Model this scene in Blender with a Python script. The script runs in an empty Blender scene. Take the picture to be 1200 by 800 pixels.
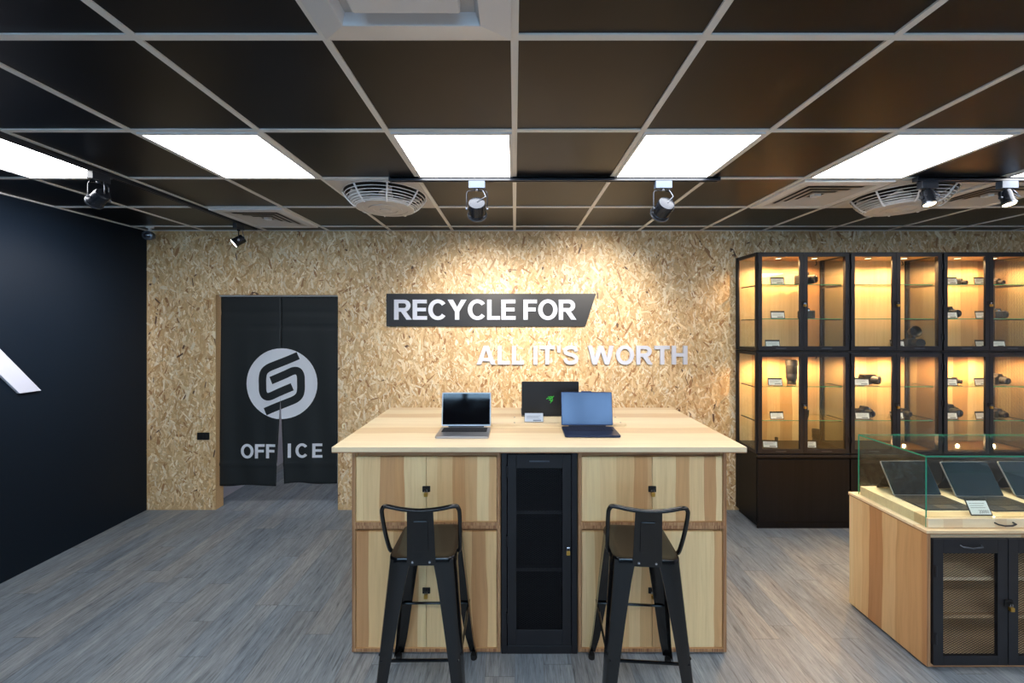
import bpy, math, random
import numpy as np
from mathutils import Vector, Matrix
random.seed(7); rng = np.random.default_rng(11)
SC = bpy.context.scene; COL = SC.collection

# ---------------------------------------------------------------- camera, world, exposure
F, VX, VY, CZ = 460.0, 603.0, 380.0, 1.80          # focal length in px, vanishing point, eye height
cam = bpy.data.cameras.new('camera'); cam.sensor_width = 36; cam.lens = 36*F/1200
cam.shift_x = -(VX-600)/1200; cam.shift_y = -(400-VY)/1200; cam.clip_start = .05
camo = bpy.data.objects.new('camera', cam); COL.objects.link(camo)
camo.location = (0, 0, CZ); camo.rotation_euler = (math.pi/2, 0, 0); SC.camera = camo
SC.view_settings.view_transform = 'Standard'; SC.view_settings.look = 'None'
SC.view_settings.gamma = 1; SC.view_settings.use_curve_mapping = False
SC.view_settings.exposure = 0.65
SC.cycles.transparent_max_bounces = 40; SC.cycles.max_bounces = 10
SC.cycles.sample_clamp_indirect = 6
SC.cycles.use_denoising = True
w = bpy.data.worlds.new('daylight'); SC.world = w; w.use_nodes = True
WN = w.node_tree.nodes['Background']; WN.inputs[0].default_value = (.42, .70, 1.0, 1); WN.inputs[1].default_value = 4.6
PANEL_STRENGTH = 8.5; PANEL_COLOR = (.99, .98, .97)
SPOT_W = 62; PUCK_W = 6; PUCK_COLOR = (1.0, .56, .26)
HC = .911; ZC = CZ+HC; CELL = .6; YB = 3.81; XL = -3.57; XR = 6.0; YF = -4.2

def srgb(r, g, b):
    f = lambda c: (c/255/12.92) if c/255 <= .04045 else ((c/255+.055)/1.055)**2.4
    return (f(r), f(g), f(b), 1)
def PX(x, Y): return (x-VX)*Y/F
def PZ(y, Y): return CZ-(y-VY)*Y/F

# ---------------------------------------------------------------- mesh builder
class MB:
    def __init__(s): s.v = []; s.f = []; s.m = []
    def add(s, vs, fs, mi=0):
        o = len(s.v); s.v += [tuple(v) for v in vs]
        for f in fs: s.f.append(tuple(i+o for i in f)); s.m.append(mi)
        return s
    def box(s, x0, x1, y0, y1, z0, z1, mi=0, M=None):
        vs = [Vector((x, y, z)) for z in (z0, z1) for y in (y0, y1) for x in (x0, x1)]
        if M: vs = [M @ v for v in vs]
        return s.add(vs, [(0,2,3,1),(4,5,7,6),(0,1,5,4),(2,6,7,3),(0,4,6,2),(1,3,7,5)], mi)
    def prism(s, pts, a, b, axis='y', mi=0, M=None):
        # pts: 2D outline; extruded between a and b on axis
        def p3(p, t):
            return Vector({'y': (p[0], t, p[1]), 'z': (p[0], p[1], t), 'x': (t, p[0], p[1])}[axis])
        n = len(pts); vs = [p3(p, a) for p in pts]+[p3(p, b) for p in pts]
        if M: vs = [M @ v for v in vs]
        fs = [tuple(range(n)), tuple(range(2*n-1, n-1, -1))]+[(i, i+n, (i+1) % n+n, (i+1) % n) for i in range(n)]
        return s.add(vs, fs, mi)
    def lathe(s, prof, n=24, mi=0, M=None, cap=True):
        vs = []
        for r, z in prof:
            for k in range(n):
                a = 2*math.pi*k/n; vs.append(Vector((r*math.cos(a), r*math.sin(a), z)))
        if M: vs = [M @ v for v in vs]
        fs = []
        for i in range(len(prof)-1):
            for k in range(n):
                fs.append((i*n+k, i*n+(k+1) % n, (i+1)*n+(k+1) % n, (i+1)*n+k))
        if cap: fs += [tuple(range(n-1, -1, -1)), tuple(range((len(prof)-1)*n, len(prof)*n))]
        return s.add(vs, fs, mi)
    def tube(s, path, r, n=8, mi=0, closed=False):
        P = [Vector(p) for p in path]; N = len(P); vs = []
        up = None
        for i, p in enumerate(P):
            if closed: t = (P[(i+1) % N]-P[i-1])
            else: t = (P[min(i+1, N-1)]-P[max(i-1, 0)])
            t.normalize()
            if up is None:
                up = Vector((0, 0, 1)) if abs(t.z) < .9 else Vector((1, 0, 0))
            a = t.cross(up)
            if a.length < 1e-4: a = t.cross(Vector((0, 1, 0)))
            a.normalize(); up = a.cross(t).normalized()
            rr = r[i] if isinstance(r, (list, tuple)) else r
            for k in range(n):
                q = 2*math.pi*k/n; vs.append(p+a*rr*math.cos(q)+up*rr*math.sin(q))
        fs = []
        for i in range(N if closed else N-1):
            j = (i+1) % N
            for k in range(n): fs.append((i*n+k, i*n+(k+1) % n, j*n+(k+1) % n, j*n+k))
        if not closed: fs += [tuple(range(n-1, -1, -1)), tuple(range((N-1)*n, N*n))]
        return s.add(vs, fs, mi)
    def build(s, name, mats, parent=None, loc=(0,0,0), rot=(0,0,0), smooth=False, bevel=0, fix=True):
        me = bpy.data.meshes.new(name); me.from_pydata(s.v, [], s.f)
        if not isinstance(mats, (list, tuple)): mats = [mats]
        for m in mats: me.materials.append(m)
        me.polygons.foreach_set('material_index', s.m)
        if fix:
            import bmesh
            bm = bmesh.new(); bm.from_mesh(me); bmesh.ops.recalc_face_normals(bm, faces=bm.faces); bm.to_mesh(me); bm.free()
        if smooth:
            me.polygons.foreach_set('use_smooth', [True]*len(me.polygons))
            try: me.set_sharp_from_angle(angle=math.radians(38))
            except Exception: pass
        me.update()
        o = bpy.data.objects.new(name, me); COL.objects.link(o)
        o.location = loc; o.rotation_euler = rot
        if parent: o.parent = parent
        if bevel:
            b = o.modifiers.new('bevel', 'BEVEL'); b.width = bevel; b.segments = 2; b.limit_method = 'ANGLE'; b.angle_limit = math.radians(50)
        return o

def rrect(w, h, r, n=5, cx=0, cy=0):
    pts = []
    for (sx, sy, a0) in ((1, 1, 0), (-1, 1, 90), (-1, -1, 180), (1, -1, 270)):
        for k in range(n+1):
            a = math.radians(a0+90*k/n)
            pts.append((cx+sx*(w/2-r)+r*math.cos(a), cy+sy*(h/2-r)+r*math.sin(a)))
    return pts
def thing(name, label, cat, loc=(0,0,0), rotz=0, group=None):
    o = bpy.data.objects.new(name, None); COL.objects.link(o)
    o.location = loc; o.rotation_euler = (0, 0, rotz); o.empty_display_size = .05
    return tag(o, label, cat, group)
def tag(o, label, cat, group=None):
    o['label'] = label; o['category'] = cat
    if group: o['group'] = group
    return o
def struct(o): o['kind'] = 'structure'; return o
def dup(root, loc=None, rotz=None, label=None, group=None, scale=None):
    def cp(o, par):
        c = o.copy(); COL.objects.link(c); c.parent = par
        for ch in list(o.children): cp(ch, c)
        return c
    r = cp(root, None)
    if loc is not None: r.location = loc
    if rotz is not None: r.rotation_euler = (0, 0, rotz)
    if label: r['label'] = label
    if group: r['group'] = group
    if scale: r.scale = (scale,)*3 if not isinstance(scale, tuple) else scale
    return r
def aim(d):   # rotation taking +Z onto direction d
    return Vector((0, 0, 1)).rotation_difference(Vector(d).normalized()).to_matrix().to_4x4()

# ---------------------------------------------------------------- materials
def mat(name, col, rough=.5, metal=0, spec=.5, emit=None, es=0, bump=None, coat=0):
    m = bpy.data.materials.new(name); m.use_nodes = True; nt = m.node_tree
    p = nt.nodes['Principled BSDF']; p.inputs['Base Color'].default_value = col
    p.inputs['Roughness'].default_value = rough; p.inputs['Metallic'].default_value = metal
    p.inputs['Specular IOR Level'].default_value = spec; p.inputs['Coat Weight'].default_value = coat
    if emit: p.inputs['Emission Color'].default_value = emit; p.inputs['Emission Strength'].default_value = es
    # a little surface variation so that nothing is perfectly even
    tc = nt.nodes.new('ShaderNodeTexCoord'); nz = nt.nodes.new('ShaderNodeTexNoise'); nz.inputs['Scale'].default_value = 9 if not bump else bump[0]
    nz.inputs['Detail'].default_value = 4; nt.links.new(tc.outputs['Object'], nz.inputs['Vector'])
    if bump:
        b = nt.nodes.new('ShaderNodeBump'); b.inputs['Strength'].default_value = bump[1]; b.inputs['Distance'].default_value = .002
        nt.links.new(nz.outputs['Fac'], b.inputs['Height']); nt.links.new(b.outputs['Normal'], p.inputs['Normal'])
    mr = nt.nodes.new('ShaderNodeMapRange'); mr.inputs['To Min'].default_value = max(0, rough-.05); mr.inputs['To Max'].default_value = min(1, rough+.07)
    nt.links.new(nz.outputs['Fac'], mr.inputs['Value']); nt.links.new(mr.outputs['Result'], p.inputs['Roughness'])
    return m

def nmath(nt, op, a, b=None, c=None):
    n = nt.nodes.new('ShaderNodeMath'); n.operation = op
    for i, v in enumerate((a, b, c)):
        if v is None: continue
        if isinstance(v, (int, float)): n.inputs[i].default_value = v
        else: nt.links.new(v, n.inputs[i])
    return n.outputs[0]
def ramp(nt, fac, stops, interp='LINEAR'):
    r = nt.nodes.new('ShaderNodeValToRGB'); r.color_ramp.interpolation = interp
    e = r.color_ramp.elements
    while len(e) < len(stops): e.new(.5)
    for i, (p, c) in enumerate(stops): e[i].position = p; e[i].color = c
    nt.links.new(fac, r.inputs[0]); return r.outputs[0]
def mixc(nt, blend, fac, a, b):
    n = nt.nodes.new('ShaderNodeMix'); n.data_type = 'RGBA'; n.blend_type = blend
    if isinstance(fac, (int, float)): n.inputs['Factor'].default_value = fac
    else: nt.links.new(fac, n.inputs['Factor'])
    for k, v in (('A', a), ('B', b)):
        s = [i for i in n.inputs if i.name == k and i.type == 'RGBA'][0]
        if isinstance(v, tuple): s.default_value = v
        else: nt.links.new(v, s)
    return [o for o in n.outputs if o.type == 'RGBA'][0]
def combine(nt, x, y, z):
    n = nt.nodes.new('ShaderNodeCombineXYZ')
    for i, v in enumerate((x, y, z)):
        if isinstance(v, (int, float)): n.inputs[i].default_value = v
        else: nt.links.new(v, n.inputs[i])
    return n.outputs[0]

def wood(name, across, along, scale=9., stops=None, rough=.42, rnd=True, contrast=1., spec=.5):
    """boards glued from staves of mixed cream and brown wood; across/along are 'x','y','z'"""
    m = bpy.data.materials.new(name); m.use_nodes = True; nt = m.node_tree; p = nt.nodes['Principled BSDF']
    tc = nt.nodes.new('ShaderNodeTexCoord'); sx = nt.nodes.new('ShaderNodeSeparateXYZ'); nt.links.new(tc.outputs['Object'], sx.inputs[0])
    D = {'x': sx.outputs[0], 'y': sx.outputs[1], 'z': sx.outputs[2]}
    oi = nt.nodes.new('ShaderNodeObjectInfo'); off = nmath(nt, 'MULTIPLY', oi.outputs['Random'], 37. if rnd else 0.)
    a, l = D[across], D[along]
    third = D[[k for k in 'xyz' if k not in (across, along)][0]]
    wv = nt.nodes.new('ShaderNodeTexNoise'); wv.noise_dimensions = '2D'; wv.inputs['Scale'].default_value = 1; wv.inputs['Detail'].default_value = 2
    nt.links.new(combine(nt, nmath(nt, 'MULTIPLY', a, 5), nmath(nt, 'ADD', nmath(nt, 'MULTIPLY', l, 1.6), off), 0), wv.inputs['Vector'])
    ua = nmath(nt, 'ADD', a, nmath(nt, 'MULTIPLY', nmath(nt, 'SUBTRACT', wv.outputs['Fac'], .5), .035))
    vo = nt.nodes.new('ShaderNodeTexVoronoi'); vo.voronoi_dimensions = '1D'; vo.inputs['Scale'].default_value = scale
    nt.links.new(nmath(nt, 'ADD', ua, off), vo.inputs['W'])
    sc_ = nt.nodes.new('ShaderNodeSeparateColor'); nt.links.new(vo.outputs['Color'], sc_.inputs[0])
    stops = stops or [(0, srgb(242,210,158)), (.30, srgb(246,222,172)), (.48, srgb(230,192,140)), (.60, srgb(212,164,112)), (.72, srgb(240,206,152)), (.84, srgb(196,144,96)), (.92, srgb(240,206,154)), (1, srgb(246,216,168))]
    c = ramp(nt, sc_.outputs[0], stops)
    g = nt.nodes.new('ShaderNodeTexNoise'); g.inputs['Scale'].default_value = 1; g.inputs['Detail'].default_value = 5; g.inputs['Roughness'].default_value = .6
    nt.links.new(combine(nt, nmath(nt, 'ADD', nmath(nt, 'MULTIPLY', ua, 55), nmath(nt, 'MULTIPLY', sc_.outputs[1], 40)), nmath(nt, 'ADD', nmath(nt, 'MULTIPLY', l, 2.2), off), nmath(nt, 'MULTIPLY', third, 20)), g.inputs['Vector'])
    gc = ramp(nt, g.outputs['Fac'], [(.25, (.70, .62, .52, 1)), (.5, (.93, .9, .86, 1)), (.75, (1.06, 1.05, 1.03, 1))])
    c2 = mixc(nt, 'MULTIPLY', .55*contrast, c, gc)
    nt.links.new(c2, p.inputs['Base Color']); p.inputs['Roughness'].default_value = rough; p.inputs['Specular IOR Level'].default_value = spec
    b = nt.nodes.new('ShaderNodeBump'); b.inputs['Strength'].default_value = .12; b.inputs['Distance'].default_value = .001
    nt.links.new(g.outputs['Fac'], b.inputs['Height']); nt.links.new(b.outputs['Normal'], p.inputs['Normal'])
    return m

def glass(name, tint=(.93, .97, .95, 1), gloss=1.0):
    m = bpy.data.materials.new(name); m.use_nodes = True; nt = m.node_tree; nt.nodes.remove(nt.nodes['Principled BSDF'])
    out = nt.nodes['Material Output']; t = nt.nodes.new('ShaderNodeBsdfTransparent'); t.inputs[0].default_value = tint
    g = nt.nodes.new('ShaderNodeBsdfGlossy'); g.inputs['Roughness'].default_value = .01; g.inputs[0].default_value = (gloss, gloss, gloss, 1)
    lw = nt.nodes.new('ShaderNodeLayerWeight')      # Schlick reflectance, the same from either side of the pane
    fr = nmath(nt, 'ADD', nmath(nt, 'MULTIPLY', nmath(nt, 'POWER', lw.outputs['Facing'], 5), .9), .035)
    mx = nt.nodes.new('ShaderNodeMixShader'); nt.links.new(fr, mx.inputs[0]); nt.links.new(t.outputs[0], mx.inputs[1]); nt.links.new(g.outputs[0], mx.inputs[2])
    nt.links.new(mx.outputs[0], out.inputs['Surface']); return m

M = {}
M['stave_v'] = wood('vertical_stave_wood', 'x', 'z', 14)
M['stave_side'] = wood('side_stave_wood', 'y', 'z', 13)
CR = [(0, srgb(242,220,182)), (.5, srgb(248,232,198)), (.75, srgb(232,204,162)), (.9, srgb(216,182,138)), (1, srgb(244,224,188))]
M['stave_h'] = wood('table_stave_wood', 'y', 'x', 8, stops=CR, rough=.36, contrast=.7)
M['stave_back'] = wood('cabinet_back_wood', 'x', 'z', 8, stops=[(0, srgb(218,180,130)), (.4, srgb(228,194,146)), (.7, srgb(196,152,104)), (1, srgb(176,130,86))])
M['ply_edge'] = wood('plywood_edge', 'z', 'x', 160, stops=[(0, srgb(160,118,82)), (.5, srgb(190,150,110)), (1, srgb(136,94,64))], rough=.6)
M['ply_edge_v'] = wood('plywood_edge_upright', 'x', 'z', 160, stops=[(0, srgb(160,118,82)), (.5, srgb(190,150,110)), (1, srgb(136,94,64))], rough=.6)
M['black_metal'] = mat('black_powder_coat', srgb(21,22,28), .4, 0, .5)
M['stool_black'] = mat('gloss_black_enamel', srgb(7,7,9), .16, 0, .5, coat=.2)
M['black_wood'] = wood('black_stained_wood', 'x', 'z', 60, stops=[(0, srgb(13,13,15)), (.5, srgb(19,18,21)), (1, srgb(10,10,12))], rough=.4, spec=.25)
M['glass'] = glass('clear_glass')
M['glass_edge'] = mat('green_glass_edge', (.02, .30, .17, 1), .15, 0, .8)
M['brass'] = mat('brass', srgb(214,170,84), .3, 1)
M['steel'] = mat('bright_steel', srgb(200,202,208), .22, 1)
M['adapter'] = mat('blue_grey_adapter', srgb(78,92,112), .45)
M['chrome_blue'] = mat('satin_grey_metal', srgb(96,102,112), .3, .8)
M['white'] = mat('white_plastic', srgb(222,222,224), .4)
M['grille'] = mat('warm_white_grille_plastic', srgb(196,192,190), .45)
M['track'] = mat('black_track', srgb(38,44,54), .32)
M['spot_black'] = mat('dark_lamp_housing', srgb(44,48,56), .25, .6)
M['letter'] = mat('white_acrylic_letter', srgb(204,208,222), .35)
M['sign'] = mat('charcoal_sign_board', srgb(24,22,24), .45)
M['alu'] = mat('silver_aluminium', srgb(176,178,184), .32, .85)
M['alu_dark'] = mat('dark_anodised_lid', srgb(44,44,46), .38, .5)
M['blue_alu'] = mat('dark_blue_metal', srgb(38,52,84), .35, .6)
M['screen'] = mat('black_screen', srgb(6,7,12), .05, 0, .7)
M['screen_blue'] = mat('screen_with_blue_reflection', srgb(34,52,84), .14, .35, 1.0)  # blue base colour stands in for daylight mirrored in the screen
M['keys'] = mat('black_keys', srgb(20,20,24), .5)
M['keys_blue'] = mat('navy_keys', srgb(26,34,56), .5)
M['green'] = mat('green_logo', srgb(60,200,60), .5)
M['acrylic'] = glass('clear_acrylic', (.9, .92, .95, 1))
M['card'] = mat('white_card', srgb(238,238,242), .6)
M['print'] = mat('dark_print', srgb(60,62,70), .7)
M['rubber'] = mat('black_rubber', srgb(16,16,17), .7, bump=(300, .3))
M['camera_black'] = mat('black_camera_body', srgb(30,29,29), .5, bump=(400, .2))
M['lens_glass'] = mat('dark_lens_glass', srgb(20,16,34), .05, 0, 1)
M['keyboard_cover'] = mat('grey_fabric_keyboard', srgb(48,50,54), .8, bump=(500, .3))
M['curtain'] = mat('dark_green_black_cloth', srgb(18,25,28), .62, bump=(250, .35))
M['logo_white'] = mat('white_print', srgb(214,218,226), .6)
M['office_wall'] = mat('white_painted_office_wall', srgb(206,208,222), .7)
M['screen_room'] = mat('tablet_glass_teal_reflection', srgb(24,42,52), .03, 0, 1.0)  # teal base colour imitates bluish reflections on the tablets
M['tbar'] = mat('cream_ceiling_grid', srgb(226,225,222), .5)

def emis(name, col, s):
    m = bpy.data.materials.new(name); m.use_nodes = True; nt = m.node_tree; p = nt.nodes['Principled BSDF']
    p.inputs['Base Color'].default_value = (.8, .8, .8, 1); p.inputs['Emission Color'].default_value = (*col, 1); p.inputs['Emission Strength'].default_value = s
    p.inputs['Roughness'].default_value = .5
    return m
M['led'] = emis('led_diffuser', PANEL_COLOR, PANEL_STRENGTH)
M['bulb'] = emis('lit_lamp_lens', (1, .9, .78), 14)
M['bulb_warm'] = emis('lit_warm_lens', (1, .75, .45), 8)
M['puck'] = emis('lit_puck_lens', (1, .72, .42), 2.2)

# left wall paint
mw = mat('navy_black_paint', srgb(12,24,36), .5, 0, .22, bump=(60, .15)); M['navy'] = mw

# floor: grey vinyl planks running towards the back wall
def floor_mat():
    m = bpy.data.materials.new('grey_wood_planks'); m.use_nodes = True; nt = m.node_tree; p = nt.nodes['Principled BSDF']
    tc = nt.nodes.new('ShaderNodeTexCoord'); sx = nt.nodes.new('ShaderNodeSeparateXYZ'); nt.links.new(tc.outputs['Object'], sx.inputs[0])
    x, y = sx.outputs[0], sx.outputs[1]
    u = nmath(nt, 'DIVIDE', x, .152); row = nmath(nt, 'FLOOR', u); fu = nmath(nt, 'FRACT', u)
    wn = nt.nodes.new('ShaderNodeTexWhiteNoise'); wn.noise_dimensions = '1D'; nt.links.new(row, wn.inputs['W'])
    v = nmath(nt, 'ADD', nmath(nt, 'DIVIDE', y, .92), nmath(nt, 'MULTIPLY', wn.outputs['Value'], 5)); cellv = nmath(nt, 'FLOOR', v); fv = nmath(nt, 'FRACT', v)
    w2 = nt.nodes.new('ShaderNodeTexWhiteNoise'); w2.noise_dimensions = '2D'; nt.links.new(combine(nt, row, cellv, 0), w2.inputs['Vector'])
    base = ramp(nt, w2.outputs['Value'], [(0, srgb(138,151,164)), (.5, srgb(147,158,168)), (1, srgb(158,163,167))])
    def streak(sx_, sy_, det, offk):
        n = nt.nodes.new('ShaderNodeTexNoise'); n.inputs['Scale'].default_value = 1; n.inputs['Detail'].default_value = det; n.inputs['Roughness'].default_value = .65
        nt.links.new(combine(nt, nmath(nt, 'MULTIPLY', x, sx_), nmath(nt, 'MULTIPLY', y, sy_), nmath(nt, 'MULTIPLY', w2.outputs['Value'], offk)), n.inputs['Vector']); return n.outputs['Fac']
    s1 = streak(48, 4.5, 9, 6); s2 = streak(170, 14, 5, 9); s3 = streak(14, 1.8, 6, 3); s4 = streak(70, 5, 3, 29)
    c = mixc(nt, 'MULTIPLY', .9, base, ramp(nt, s1, [(.28, (.36, .36, .38, 1)), (.46, (.80, .80, .80, 1)), (.62, (1.0, .99, .98, 1)), (.8, (1.25, 1.23, 1.2, 1))]))
    c = mixc(nt, 'MULTIPLY', .8, c, ramp(nt, s2, [(.3, (.55, .55, .56, 1)), (.5, (.95, .95, .95, 1)), (.75, (1.25, 1.24, 1.22, 1))]))
    c = mixc(nt, 'MULTIPLY', .8, c, ramp(nt, s3, [(.3, (.66, .66, .68, 1)), (.55, (1, 1, 1, 1)), (.75, (1.15, 1.10, 1.05, 1))]))
    c = mixc(nt, 'MULTIPLY', .75, c, ramp(nt, s4, [(.30, (.28, .29, .31, 1)), (.39, (.93, .93, .94, 1)), (.66, (1, 1, 1, 1)), (.74, (1.35, 1.34, 1.32, 1))]))
    g = nmath(nt, 'MAXIMUM', nmath(nt, 'LESS_THAN', fu, .018), nmath(nt, 'LESS_THAN', fv, .004))
    c = mixc(nt, 'MULTIPLY', nmath(nt, 'MULTIPLY', g, .6), c, (.35, .35, .36, 1))
    nt.links.new(c, p.inputs['Base Color'])
    rr = nt.nodes.new('ShaderNodeMapRange'); nt.links.new(s1, rr.inputs['Value']); rr.inputs['To Min'].default_value = .34; rr.inputs['To Max'].default_value = .56
    nt.links.new(rr.outputs[0], p.inputs['Roughness'])
    b = nt.nodes.new('ShaderNodeBump'); b.inputs['Strength'].default_value = .25; b.inputs['Distance'].default_value = .0015
    nt.links.new(s1, b.inputs['Height']); nt.links.new(b.outputs['Normal'], p.inputs['Normal']); return m
M['floor'] = floor_mat()

def ceil_mat():
    m = bpy.data.materials.new('dark_ceiling_tiles'); m.use_nodes = True; nt = m.node_tree; p = nt.nodes['Principled BSDF']
    tc = nt.nodes.new('ShaderNodeTexCoord'); n = nt.nodes.new('ShaderNodeTexNoise'); n.inputs['Scale'].default_value = 2.2; n.inputs['Detail'].default_value = 5
    nt.links.new(tc.outputs['Object'], n.inputs['Vector'])
    c = ramp(nt, n.outputs['Fac'], [(.3, srgb(15,16,20)), (.55, srgb(20,21,25)), (.75, srgb(30,30,33))])
    nt.links.new(c, p.inputs['Base Color']); p.inputs['Roughness'].default_value = .34; p.inputs['Specular IOR Level'].default_value = .28
    return m
M['ceiling'] = ceil_mat()

def osb_mat():
    m = bpy.data.materials.new('oriented_strand_board'); m.use_nodes = True; nt = m.node_tree; p = nt.nodes['Principled BSDF']
    at = nt.nodes.new('ShaderNodeAttribute'); at.attribute_name = 'flake'
    tc = nt.nodes.new('ShaderNodeTexCoord'); n = nt.nodes.new('ShaderNodeTexNoise'); n.inputs['Scale'].default_value = 90; n.inputs['Detail'].default_value = 3
    nt.links.new(tc.outputs['Object'], n.inputs['Vector'])
    c = mixc(nt, 'MULTIPLY', .6, at.outputs['Color'], ramp(nt, n.outputs['Fac'], [(.3, (.80, .75, .68, 1)), (.6, (1.03, 1.02, 1, 1))]))
    nt.links.new(c, p.inputs['Base Color']); p.inputs['Roughness'].default_value = .5; return m
M['osb'] = osb_mat()

# ---------------------------------------------------------------- the room
struct(MB().box(XL-.1, XR+.1, YF-.1, 7.0, -.08, 0).build('floor', M['floor']))
struct(MB().box(XL-.1, XR+.1, YF-.1, YB+.12, ZC, ZC+.08).build('ceiling', M['ceiling']))
struct(MB().box(XL-.12, XL, YF-.1, YB+.1, 0, ZC+.05).build('wall_left', M['navy']))
struct(MB().box(XR, XR+.12, YF-.1, YB+.1, 0, ZC+.05).build('wall_right', M['office_wall']))

# back wall faced with strand board: a slab with a doorway, and the wood flakes pressed into its face
DX0, DX1, DZ = -2.90, -1.714, PZ(345.5, YB)
TH = .10
def osb_wall():
    rects = [(XL, DX0, 0, ZC), (DX1, XR, 0, ZC), (DX0, DX1, DZ, ZC)]
    mb = MB()
    for a, b, c, d in rects: mb.box(a, b, YB, YB+TH, c, d)
    nb = len(mb.v); nbf = len(mb.f)
    pal = np.array([srgb(*c)[:3] for c in ((232,206,158), (220,187,134), (208,170,115), (242,223,186), (224,192,142), (196,152,98), (234,211,168), (168,122,76), (100,70,48))])
    pal = pal*np.array([1.0, 1.03, 1.14])
    pr = np.array([.18, .19, .17, .13, .12, .10, .06, .045, .006]); pr /= pr.sum()
    cols = [np.tile(np.array(srgb(205,171,126)[:3]), (24*3, 1))]
    N = 58000
    # visible strip only: the board's whole face
    x = rng.uniform(XL+.02, XR-.02, N); z = rng.uniform(.02, ZC-.02, N)
    L = rng.gamma(2.6, .021, N)+.014; W = np.minimum(L*.5, rng.gamma(3.0, .0046, N)+.004)
    ang = rng.normal(math.pi/2, .62, N)
    y = YB-.0004-rng.uniform(0, .0022, N)
    ci = rng.choice(len(pal), N, p=pr); tint = 1+rng.normal(0, .07, N)
    keep = ~((x > DX0) & (x < DX1) & (z < DZ))
    idx = np.nonzero(keep)[0]
    vs = []; fs = []; cc = []
    o = nb
    ca, sa = np.cos(ang), np.sin(ang)
    prof = [(-1, -.3), (-.55, -1), (.6, -.9), (1, .25), (.5, 1), (-.65, .85)]
    J = rng.uniform(.75, 1.15, (N, 6, 2)); sk = rng.normal(0, .0006, N)
    for i in idx:
        for k, (a, b) in enumerate(prof):
            p = a*J[i, k, 0]*L[i]/2; q = b*J[i, k, 1]*W[i]/2
            xx = x[i]+p*ca[i]-q*sa[i]; zz = z[i]+p*sa[i]+q*ca[i]
            if zz < DZ or z[i] < DZ:
                if x[i] <= DX0: xx = min(xx, DX0)
                elif x[i] >= DX1: xx = max(xx, DX1)
                else: zz = max(zz, DZ)
            elif DX0 < x[i] < DX1: zz = max(zz, DZ)
            vs.append((min(max(xx, XL), XR), y[i]+a*sk[i]*.5, min(max(zz, 0.001), ZC-.001)))
        fs.append((o, o+1, o+2, o+3, o+4, o+5)); o += 6
        cc.append(np.clip(pal[ci[i]]*tint[i], 0, 1))
    mb.v += vs; mb.f += fs; mb.m += [0]*len(fs)
    ob = mb.build('wall_back', M['osb'], fix=False)
    me = ob.data; att = me.color_attributes.new('flake', 'FLOAT_COLOR', 'CORNER')
    cols.append(np.repeat(np.array(cc), 6, axis=0)); C = np.vstack(cols)
    C = np.hstack([C, np.ones((len(C), 1))]).astype(np.float32)
    att.data.foreach_set('color', C.ravel()); me.update()
    return struct(ob)
osb_wall()
# office behind the curtain
struct(MB().box(-3.14, -3.02, YB+TH, 6.6, 0, ZC).build('wall_office_left', M['office_wall']))
struct(MB().box(-3.14, .6, 6.5, 6.62, 0, ZC).build('wall_office_back', M['office_wall']))
struct(MB().box(.5, .62, YB+TH, 6.6, 0, ZC).build('wall_office_right', M['office_wall']))
struct(MB().box(-3.14, .62, YB+TH, 6.62, ZC, ZC+.08).build('ceiling_office', M['office_wall']))
# unseen storefront behind the camera, its openings shaped to steer the daylight
fw = MB(); fw.box(XL, XR, YF-.1, YF, 2.45, ZC).box(XL, XR, YF-.1, YF, 0, 1.50)  # sill set high to keep window reflections off the left laptop screen
fw.box(2.4, XR-.12, YF-.1, YF, 1.50, 2.45)  # solid right part added to confine daylight to the left
for xx in (XL, -1.2, 1.2, 2.4): fw.box(xx, xx+.12, YF-.1, YF, 1.50, 2.45)
struct(fw.build('wall_front', M['black_metal']))
# ceiling grid
tb = MB(); HW = .0125
XS = [k*CELL for k in range(-5, 11)]; YS = [3.64-CELL*k for k in range(0, 14)]
for x in XS:
    if x < XR-.05: tb.box(x-HW, x+HW, YF, YB, ZC-.006, ZC+.002)
for y in YS: tb.box(XL, XR, y-HW, y+HW, ZC-.0055, ZC+.002)
tb.box(XL, XL+.022, YF, YB, ZC-.006, ZC).box(XL, XR, YB-.012, YB-.003, ZC-.006, ZC)
struct(tb.build('trim_1', M['tbar']))

# ---------------------------------------------------------------- lit ceiling panels
def led_panel():
    t = thing('ceiling_light_panel', 'x', 'ceiling light', (0, 0, ZC), group='square light panels in the ceiling')
    fr = MB(); h = .287; q = .272
    fr.box(-h, h, -h, -q, -.012, -.0005).box(-h, h, q, h, -.012, -.0005).box(-h, -q, -q, q, -.012, -.0005).box(q, h, -q, q, -.012, -.0005)
    fr.build('frame', M['white'], t)
    MB().box(-q, q, -q, q, -.009, -.001).build('diffuser', M['led'], t); return t
lp = led_panel(); first = True
names = {-5: 'lit white square ceiling panel by the dark left wall, beyond the black track', -3: 'lit white ceiling panel, second from the left wall in its row',
         -1: 'lit white ceiling panel with its right edge on the middle grid line', 1: 'lit white ceiling panel above the right end of the middle track',
         3: 'lit white ceiling panel in front of the two right-hand vents', 5: 'lit white ceiling panel at the far right edge, above the right spotlight'}
for ry, rn in ((1.84, ''), (-.56, 'behind the camera, '), (-2.96, 'by the shop window, ')):
    for k in (-5, -3, -1, 1, 3, 5, 7):
        loc = ((k+.5)*CELL, ry+.3, ZC)
        if rn: lab = 'lit white ceiling panel ' + rn + 'in the row over the front of the shop'
        else: lab = names.get(k, 'lit white ceiling panel beyond the right edge of the photo')
        if first: o = lp; o.location = loc; first = False
        else: o = dup(lp, loc)
        o['label'] = lab

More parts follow.
